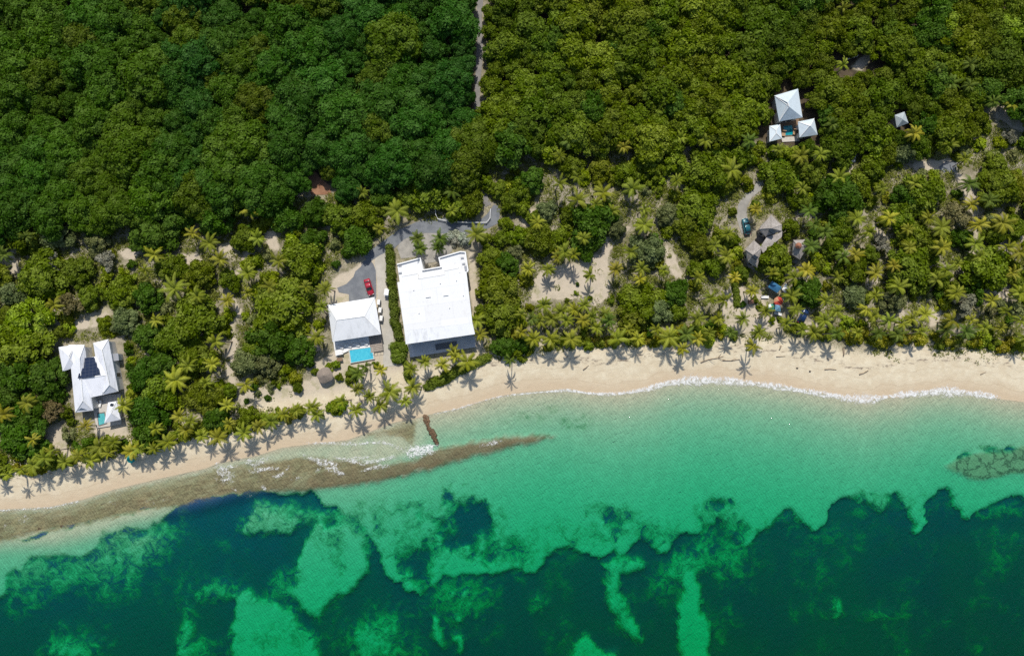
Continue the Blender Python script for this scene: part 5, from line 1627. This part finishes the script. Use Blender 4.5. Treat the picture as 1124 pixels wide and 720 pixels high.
# ------------------------------------------------------------------ palms placed one by one
PALMS = """212 257 y;230 267;170 280 y;242 285 y;160 297;192 317 p 17;217 325;60 335 y;272 300 p;272 322 y;250 330 y;276 230 y;172 352 y;5 280 d;30 260 d;398 212;436 232 p 16;416 252;496 210 d;496 232;523 257 p 15;478 187;458 262 d 11;
483 262 d 11;461 273 d 10;481 271 d 10;336 315;358 317;353 337;296 315;283 262;306 287;523 352;348 370;401 402 d;418 406 y 9;393 410 d 11;451 405;466 397;453 425;428 430 p 16;445 440;418 445;393 427;406 435;376 440;391 450;343 447;348 455;326 450;498 387;513 397 p 15;527 367 y 10;486 400 y 11;
500 392 y 8;194 417 y 16;207 401;234 400 y;227 420;237 375;137 445 y;95 467 y;172 470;125 485;145 495 y;153 492;57 495;50 502;197 457 y;205 472 y;210 462;252 465 y;250 445 y;110 490;87 500;72 507;100 505;120 497;37 510;25 515;10 520;170 492;185 485;270 422 y;
5 455 y;30 442;37 482 y;268 475;240 480 y;222 478;298 462;312 455;285 468;-8 522;634 195;614 202;634 220 p 15;662 212 p 15;694 207 p 15;742 199;803 187 p 15;707 230;707 247 p 15;798 257;784 270;797 282;692 277;630 280;620 277;602 296;648 302;676 296 y 11;704 295;728 297;766 305;806 305 y 9;
780 327;795 330;597 335;641 335;616 342;815 350;592 352;702 307 y;840 342;829 230 y 9;880 207;967 207;888 232 d;893 247 d;940 240;975 240 y;953 255;995 252 y;1018 240;1033 250 p 15;1065 225 y;1073 247 y;1100 245 y 15;938 280 y;980 292 y;960 300 y;918 305;885 297 y;985 315;
1048 322;960 325;918 342;958 347;1015 345 y;1043 352 y;1065 352 y;1103 342;905 352;990 355;868 325;873 340;1105 272 y;1075 282;1118 277 y;1038 297;1028 307;1085 220 d;920 195;1003 202;1118 322;925 282 d;998 272;1033 272 y;1063 202 d;1064 71 d;1043 92 d;1063 95 d;925 72;925 10;
913 137 d;939 140 d;1003 147 y;1040 160;900 170;878 172;1110 115;1058 175;853 165;624 155 d;684 162 y;747 152;774 155;614 172;822 155 d;604 372;627 372;678 372 p 15;700 372 y 10;734 370 p 15;753 367 d;749 383 y 10;778 365;802 365 d;826 380 y 11;832 365;
893 365;918 366 d;940 365;963 366 d;985 367 d;1010 364;1038 362 d;1060 364 d;1080 360;862 355;1000 350;880 362;1098 360;1120 352;848 300 y 9;872 305;640 352 y 10;655 360;668 352 d 10;690 362 y;720 362;765 350;788 350 y;765 372 y 10;572 365 y;586 372 y 12;
560 395 d 9;1088 330 y;1070 268;1050 290;1110 300 y;905 330;950 340 y;975 352;1125 372;890 270 d;905 255 d;640 262;672 232;590 245 y 10;825 320 y 9;622 352;650 348;606 350;572 345;584 350 d 10;630 340 y 10;664 345;580 296 y 10;612 282 y;655 225;1090 112 d;1030 75 d"""
TP = {'p': (T_PALM, 'green'), 'd': (T_PALMD, 'dark green'), 'y': (T_YEL, 'yellow')}
for ln in PALMS.replace('\n', '').split(';'):
    w = ln.split()
    x_, y_ = float(w[0]), float(w[1])
    k_ = w[2] if len(w) > 2 else 'p'
    r_ = float(w[3]) if len(w) > 3 else rng.uniform(8.5, 13)
    tint, adj = TP[k_]
    if k_ == 'y':
        m_ = rng.uniform(.6, 1.0); w_ = rng.uniform(0, .55)
        tint = tuple((c * (1 - w_) + d_ * w_ * 1.4) * m_ for c, d_ in zip(tint, T_PALM))
    if k_ == 'p' and (y_ > 355 or x_ > 880) and rng.random() < .5: tint = (0.19, 0.208, 0.009)
    beach = y_ > 355 and x_ > 560 or (y_ > 395 and 330 < x_ < 560) or (x_ <= 330 and y_ > 455 + (330 - x_) * .1)
    put('palm_tree', 'palm', K_PALM, x_, y_, r_ * 1.1, tint, adj, 'beach palm' if beach else 'coconut palm', zone_of(x_, y_), 'coconut palms', 'palm')

# ------------------------------------------------------------------ the two forests
def scatter(poly, dist, n, squash=.86, test=None):
    xs = [p[0] for p in poly]; ys = [p[1] for p in poly]
    out, tries = [], 0
    lo = (max(min(xs), -40), max(min(ys), -46)); hi = (min(max(xs), 1164), max(ys))
    while tries < n * 160 and len(out) < n:
        tries += 1
        x_, y_ = rng.uniform(lo[0], hi[0]), rng.uniform(lo[1], hi[1])
        if any((x_ - a) ** 2 + ((y_ - b) / squash) ** 2 < dist * dist for a, b in out): continue
        if float(sdf(np.array([x_]), np.array([y_]), poly)[0]) < 0: continue
        if test and not test(x_, y_): continue
        out.append((x_, y_))
    return out


west = scatter(WEST, 22.5, 330, 1.0, lambda a, b: built_d(a, b) < -11 and not (96 < a < 116 and 0 < b < 16) and not (355 < a < 372 and 140 < b < 152))
rows = {}
for (x_, y_) in west:
    r_ = rng.choice((rng.uniform(13, 18), rng.uniform(17, 25), rng.uniform(20, 30)))
    near_low = y_ > 120
    f_ = rough_noise(np.array([x_]), np.array([y_]), .025, 9)[0]
    tint = tuple(a + (b - a) * min(1, max(0, .5 + 1.3 * f_)) for a, b in zip(T_BLUE if x_ > 170 else T_DENSE, T_DENSE2 if x_ < 260 else T_DENSE))
    adj = 'deep green'
    if rng.random() < .06: tint, adj = (0.075, 0.118, 0.005), 'olive'
    put('forest_tree', 'tree', K_DENSE, x_, y_, r_ * 1.1, tint, adj, 'forest tree', 'left of the track|%d' % int((y_ + 46) // 30), 'trees of the dark forest left of the track')
east = scatter(EAST, 18.5, 400, .9, lambda a, b: built_d(a, b) < -9 and sand_d(a, b) < -4 and all((a - p_[0]) ** 2 + (b - p_[1]) ** 2 > 150 for p_ in PLACED[:520]))
for (x_, y_) in east:
    r_ = rng.choice((rng.uniform(9, 13), rng.uniform(12, 18), rng.uniform(14, 22)))
    f_ = rough_noise(np.array([x_]), np.array([y_]), .03, 12)[0]
    tint = tuple(a + (b - a) * min(1, max(0, .5 + 1.4 * f_)) for a, b in zip(T_WOOD, T_WOOD2))
    if x_ > 840: tint = tuple(c * .85 for c in tint)
    adj = 'olive green'
    if rng.random() < .05: tint, adj = T_LIGHT, 'light green'
    elif rng.random() < .12: tint, adj = T_DK, 'dark green'
    put('woodland_tree', 'tree', K_WOOD, x_, y_, r_ * 1.16, tint, adj, 'woodland tree', 'right of the track|%d' % int((y_ + 46) // 26), 'trees of the upper forest right of the track')

# ------------------------------------------------------------------ bushes filling the ground between
MIDL = [(-30, 246), (60, 240), (110, 248), (160, 240), (200, 224), (280, 224), (330, 214), (400, 210), (440, 200), (520, 190), (524, 240), (440, 240), (420, 262), (360, 300), (350, 340), (352, 380), (330, 410), (316, 448), (200, 480), (100, 505), (-30, 522)]
MIDR = [(532, 150), (690, 162), (800, 152), (850, 160), (960, 174), (1060, 155), (1100, 118), (1160, 120), (1160, 384), (1060, 380), (900, 368), (760, 373), (600, 383), (552, 394), (532, 380), (528, 300), (545, 250), (535, 210)]


def gap(dens):
    def t_(a, b):
        if built_d(a, b) > -5: return False
        sd_ = sand_d(a, b)
        if sd_ > -2 and rng.random() > .10: return False
        cov = max([1 - math.hypot(a - p_[0], b - p_[1]) / (p_[2] * .8) for p_ in PLACED] + [-1])
        return cov < .12
    return t_


nb = 0
for poly, dist, n in ((MIDL, 8, 108), (MIDR, 8, 145)):
    for (x_, y_) in scatter(poly, dist, n, 1.0, gap(1)):
        sandy_ = sand_d(x_, y_) > -2
        r_ = rng.uniform(2.2, 4) if sandy_ else rng.uniform(5, 10.5)
        k_ = rng.choice('mmmllodg')
        tint, adj = LOOKS[k_]
        tint = (tint[0] * 1.38, tint[1] * 1.26, tint[2] * 1.2)
        put('bush', 'bush', K_BUSH, x_, y_, r_, tint, ('tiny ' if r_ < 4.5 else 'small ' if r_ < 7 else '') + adj, 'bush', zone_of(x_, y_), 'bushes between the trees', 'bush')
VEG = [(-20, 524), (0, 519), (50, 512), (100, 500), (150, 490), (200, 480), (240, 474), (281, 464), (300, 460), (335, 452)]
VEG2 = [(560, 386), (600, 378), (660, 376), (700, 374), (760, 368), (820, 366), (870, 363), (900, 366), (950, 371), (1000, 374), (1060, 377), (1130, 380)]
for line, stepp in ((VEG, 7.5), (VEG2, 6.5)):
    for (ax, ay), (bx, by) in zip(line[:-1], line[1:]):
        n = int(math.hypot(bx - ax, by - ay) / stepp)
        for i in range(n):
            if line is VEG2 and rng.random() < .12: continue
            x_, y_ = ax + (bx - ax) * i / n + rng.uniform(-2, 2), ay + (by - ay) * i / n + rng.uniform(-6, 3)
            if sand_d(x_, y_) > -1: continue
            tint, adj = ((0.19, 0.24, 0.014), 'bright green') if rng.random() < .6 else ((0.27, 0.265, 0.015), 'yellow-green')
            put('beach_shrub', 'shrub', K_BUSH, x_, y_, rng.uniform(5.5, 8.5), tint, adj, 'beach shrub', zone_of(x_, y_), 'shrubs along the upper beach', 'bush')
YARD = "265 428 4 w;270 440 3.5 d;283 432 4 g;293 437 4 d;300 420 5 m;311 415 4 m;306 424 3.5 l;322 412 4 l;334 395 5 m;345 408 4.5 m;341 400 4 d;296 425 6 g;285 415 7 g;278 425 5 d;300 408 6 g;372 415 5 m;360 404 5 l;384 418 6 m;412 400 4 m;648 327 3 l;632 322 3 l;622 330 3 m;672 326 3 l;671 330 4 m;634 312 2.5 d;816 334 4 d;829 329 4.5 m;835 336 4 m;806 300 4 l;857 350 4 m;848 352 4 l;368 447 9 l;374 444 8 l;362 447 6 l"
for ln in YARD.split(';'):
    a_, b_, r_, k_ = ln.split(); x_, y_, r_ = float(a_), float(b_), float(r_)
    tint, adj = LOOKS[k_]
    put('bush', 'bush', K_BUSH, x_, y_, r_, tint, 'rounded ' + adj, 'bush', zone_of(x_, y_), 'bushes on the pale sand', 'bush')


def hedge(label, pts, rad, h, tint, square=False):
    """a hedge: leafy clumps along a line, one mesh"""
    w = [G(a, b, h * .6) for a, b in pts]
    o0 = w[0]
    r = np.random.RandomState(int(pts[0][0]))
    VV, FF, TT, b = [], [], [], 0
    dense = []
    for a, c in zip(w[:-1], w[1:]):
        n = max(1, int((c - a).length / (rad * .55)))
        dense += [a.lerp(c, i / n) for i in range(n)]
    dense.append(w[-1])
    for c in dense:
        c = np.array(c - o0) + np.array([r.normal() * rad * .15, r.normal() * rad * .12, 0])
        rr = rad * r.uniform(.85, 1.15)
        d = unit_dirs(r, int(150 * rad), -.1)
        cen = c + d * np.array([rr, rr, h * r.uniform(.85, 1.1)]) * r.uniform(.88, 1.06, len(d))[:, None]
        V_, F_, T_ = quads(r, cen, d + r.normal(size=d.shape) * .6, .2 * r.uniform(.7, 1.3, len(d)), 1.0, np.clip(r.rand(len(d)) * .6 + .4 * r.rand(), 0, 1))
        VV.append(V_); FF.append(F_ + b); TT.append(T_); b += len(V_)
        V_, F_ = core(r, c, rr * .92, h / rad)
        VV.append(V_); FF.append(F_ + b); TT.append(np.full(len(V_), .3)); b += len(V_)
    o = link('hedge', np_mesh('hedge', np.concatenate(VV), np.concatenate(FF), M_LEAF, {'tone': np.concatenate(TT)}), None, label, 'hedge')
    o.location = o0; o.color = (*tint, 1)
    for q in pts: PLACED.append((*q, 5))
    return o


hedge('tall dark hedge between the concrete path and the flat roofed house', [(427, 272), (428, 285), (429, 300), (430, 320), (432, 340), (434, 356), (437, 370)], 1.25, 2.2, (0.11, 0.15, 0.016))
hedge('square clipped bright green hedge block at the seaward end of the path', [(431, 381), (442, 379), (443, 384), (432, 386), (432, 391), (443, 390), (442, 394), (434, 395)], 1.1, 1.6, (0.13, 0.19, 0.016))
hedge('bright green beach hedge curving seaward of the large flat roofed house', [(472, 421), (480, 418), (488, 413), (497, 409), (506, 405), (516, 401), (526, 396), (534, 392)], 1.45, 1.1, (0.15, 0.20, 0.018))
hedge('second row of the beach hedge against the sand', [(468, 424), (478, 422), (488, 418), (498, 412)], 1.0, .8, (0.14, 0.19, 0.018))
hedge('narrow light green hedge row across the sand left of the blue canopy', [(807, 312), (808, 320), (809, 328), (809, 334)], .9, .9, (0.15, 0.20, 0.02))
hedge('low hedge at the seaward end of the flat roofed house wall', [(446, 400), (446, 408), (448, 416)], .9, 1.0, (0.12, 0.16, 0.016))
for k, q in enumerate(((494, 260), (500, 264), (506, 261), (499, 256), (511, 264))):
    put('bush', 'bush', K_BUSH, *q, 7, (0.36, 0.37, 0.30), 'silver grey', 'bush', 'behind the large flat roofed house', 'silver bushes', 'bush')

# low creepers and weeds over the ground: one mass
cl = []
while len(cl) < 26000:
    x_, y_ = rng.uniform(-30, 1155), rng.uniform(110, 530)
    cl.append((x_, y_))
cl = np.array(cl)
inl = np.maximum(sdf(cl[:, 0], cl[:, 1], MIDL), sdf(cl[:, 0], cl[:, 1], MIDR)) > -3
sdd = np.maximum.reduce([sdf(cl[:, 0], cl[:, 1], b) for b in SAND_PATCH.values()] + [h - dline(cl[:, 0], cl[:, 1], l) for l, h in TRAILS])
bdd = np.maximum.reduce([sdf(cl[:, 0], cl[:, 1], b) for b in BUILT] + [h - dline(cl[:, 0], cl[:, 1], l) for l, h in ROADS])
keep = inl & (bdd < -.5) & ((sdd < -1) | (nr.rand(len(cl)) < .05)) & (rough_noise(cl[:, 0], cl[:, 1], .09, 21) + nr.normal(size=len(cl)) * .25 > -.35)
cl = cl[keep]
# creeper strip on the right-hand beach
ex = np.array([(rng.uniform(940, 1140), 383 + rng.gauss(0, 4.5)) for _ in range(420)])
ex = ex[(rough_noise(ex[:, 0], ex[:, 1], .12, 5) + (ex[:, 0] - 1010) / 180 > 0)]
cl = np.concatenate([cl, ex])
scr = np.stack([nr.uniform(-30, 1155, 17000), nr.uniform(140, 530, 17000)], 1)
ok_ = np.maximum(sdf(scr[:, 0], scr[:, 1], MIDL), sdf(scr[:, 0], scr[:, 1], MIDR)) > -1
s2_ = np.maximum.reduce([sdf(scr[:, 0], scr[:, 1], b) for b in SAND_PATCH.values()] + [h - dline(scr[:, 0], scr[:, 1], l) for l, h in TRAILS])
b2_ = np.maximum.reduce([sdf(scr[:, 0], scr[:, 1], b) for b in BUILT] + [h - dline(scr[:, 0], scr[:, 1], l) for l, h in ROADS])
big_ = np.array([(a_, b_, r_) for a_, b_, r_ in PLACED if r_ > 11])
cvd = np.array([np.min(np.hypot(big_[:, 0] - a_, big_[:, 1] - b_) - big_[:, 2] * .75) for a_, b_ in scr])
ok_ &= (b2_ < -1.5) & ((s2_ < -2) | (nr.rand(len(scr)) < .03)) & (cvd > 0)
scr = scr[ok_][:6000]
n0_ = len(cl)
cl = np.concatenate([cl, scr])
VV, FF, TT, b = [], [], [], 0
for ci, (x_, y_) in enumerate(cl):
    c = P(x_, y_, 1.7); c.z = ground_z(c.x, c.y)
    tall = ci >= n0_
    n = nr.randint(30, 60) if tall else nr.randint(8, 18); rr = nr.uniform(.6, 1.5) if tall else nr.uniform(.35, 1.15)
    a = nr.rand(n) * 6.28; q = np.sqrt(nr.rand(n)) * rr
    cen = np.stack([c.x + q * np.cos(a), c.y + q * np.sin(a), c.z + nr.uniform(.06, .38, n) * (1.1 - q / rr) * (rr * 2.2 if tall else 1)], 1)
    V_, F_, T_ = quads(nr, cen, nr.normal(size=(n, 3)) * .6 + np.array([0, 0, 1]), .17 * nr.uniform(.6, 1.4, n), 1, np.clip(nr.rand() * .7 + .3 * nr.rand(n), 0, 1))
    VV.append(V_); FF.append(F_ + b); TT.append(T_); b += len(V_)
o = link('ground_cover', np_mesh('ground_cover', np.concatenate(VV), np.concatenate(FF), M_LEAF, {'tone': np.concatenate(TT)}), kind='stuff')
o.color = (0.178, 0.20, 0.03, 1)

# ------------------------------------------------------------------ a label of its own for every plant
groups = {}
for it in ITEMS: groups.setdefault((it[3], it[4], it[5]), []).append(it)
for (adj, noun, zone), its in groups.items():
    its.sort(key=lambda i: (i[1], i[2]))
    row = ''
    z_ = zone
    if '|' in zone:
        z_, r_ = zone.split('|'); row = ', %s row down' % ordinal(int(r_) + 1)
    for i, it in enumerate(its):
        if row: it[0]['label'] = '%s %s %s%s, %s from left' % (adj, noun, z_, row, ordinal(i + 1))
        elif len(its) == 1: it[0]['label'] = '%s %s %s' % (adj, noun, z_)
        elif len(its) == 2: it[0]['label'] = '%s %s of two %s, %s one' % (adj, noun, z_, ('left', 'right')[i])
        else: it[0]['label'] = '%s %s %s, %s from the left' % (adj, noun, z_, ordinal(i + 1))
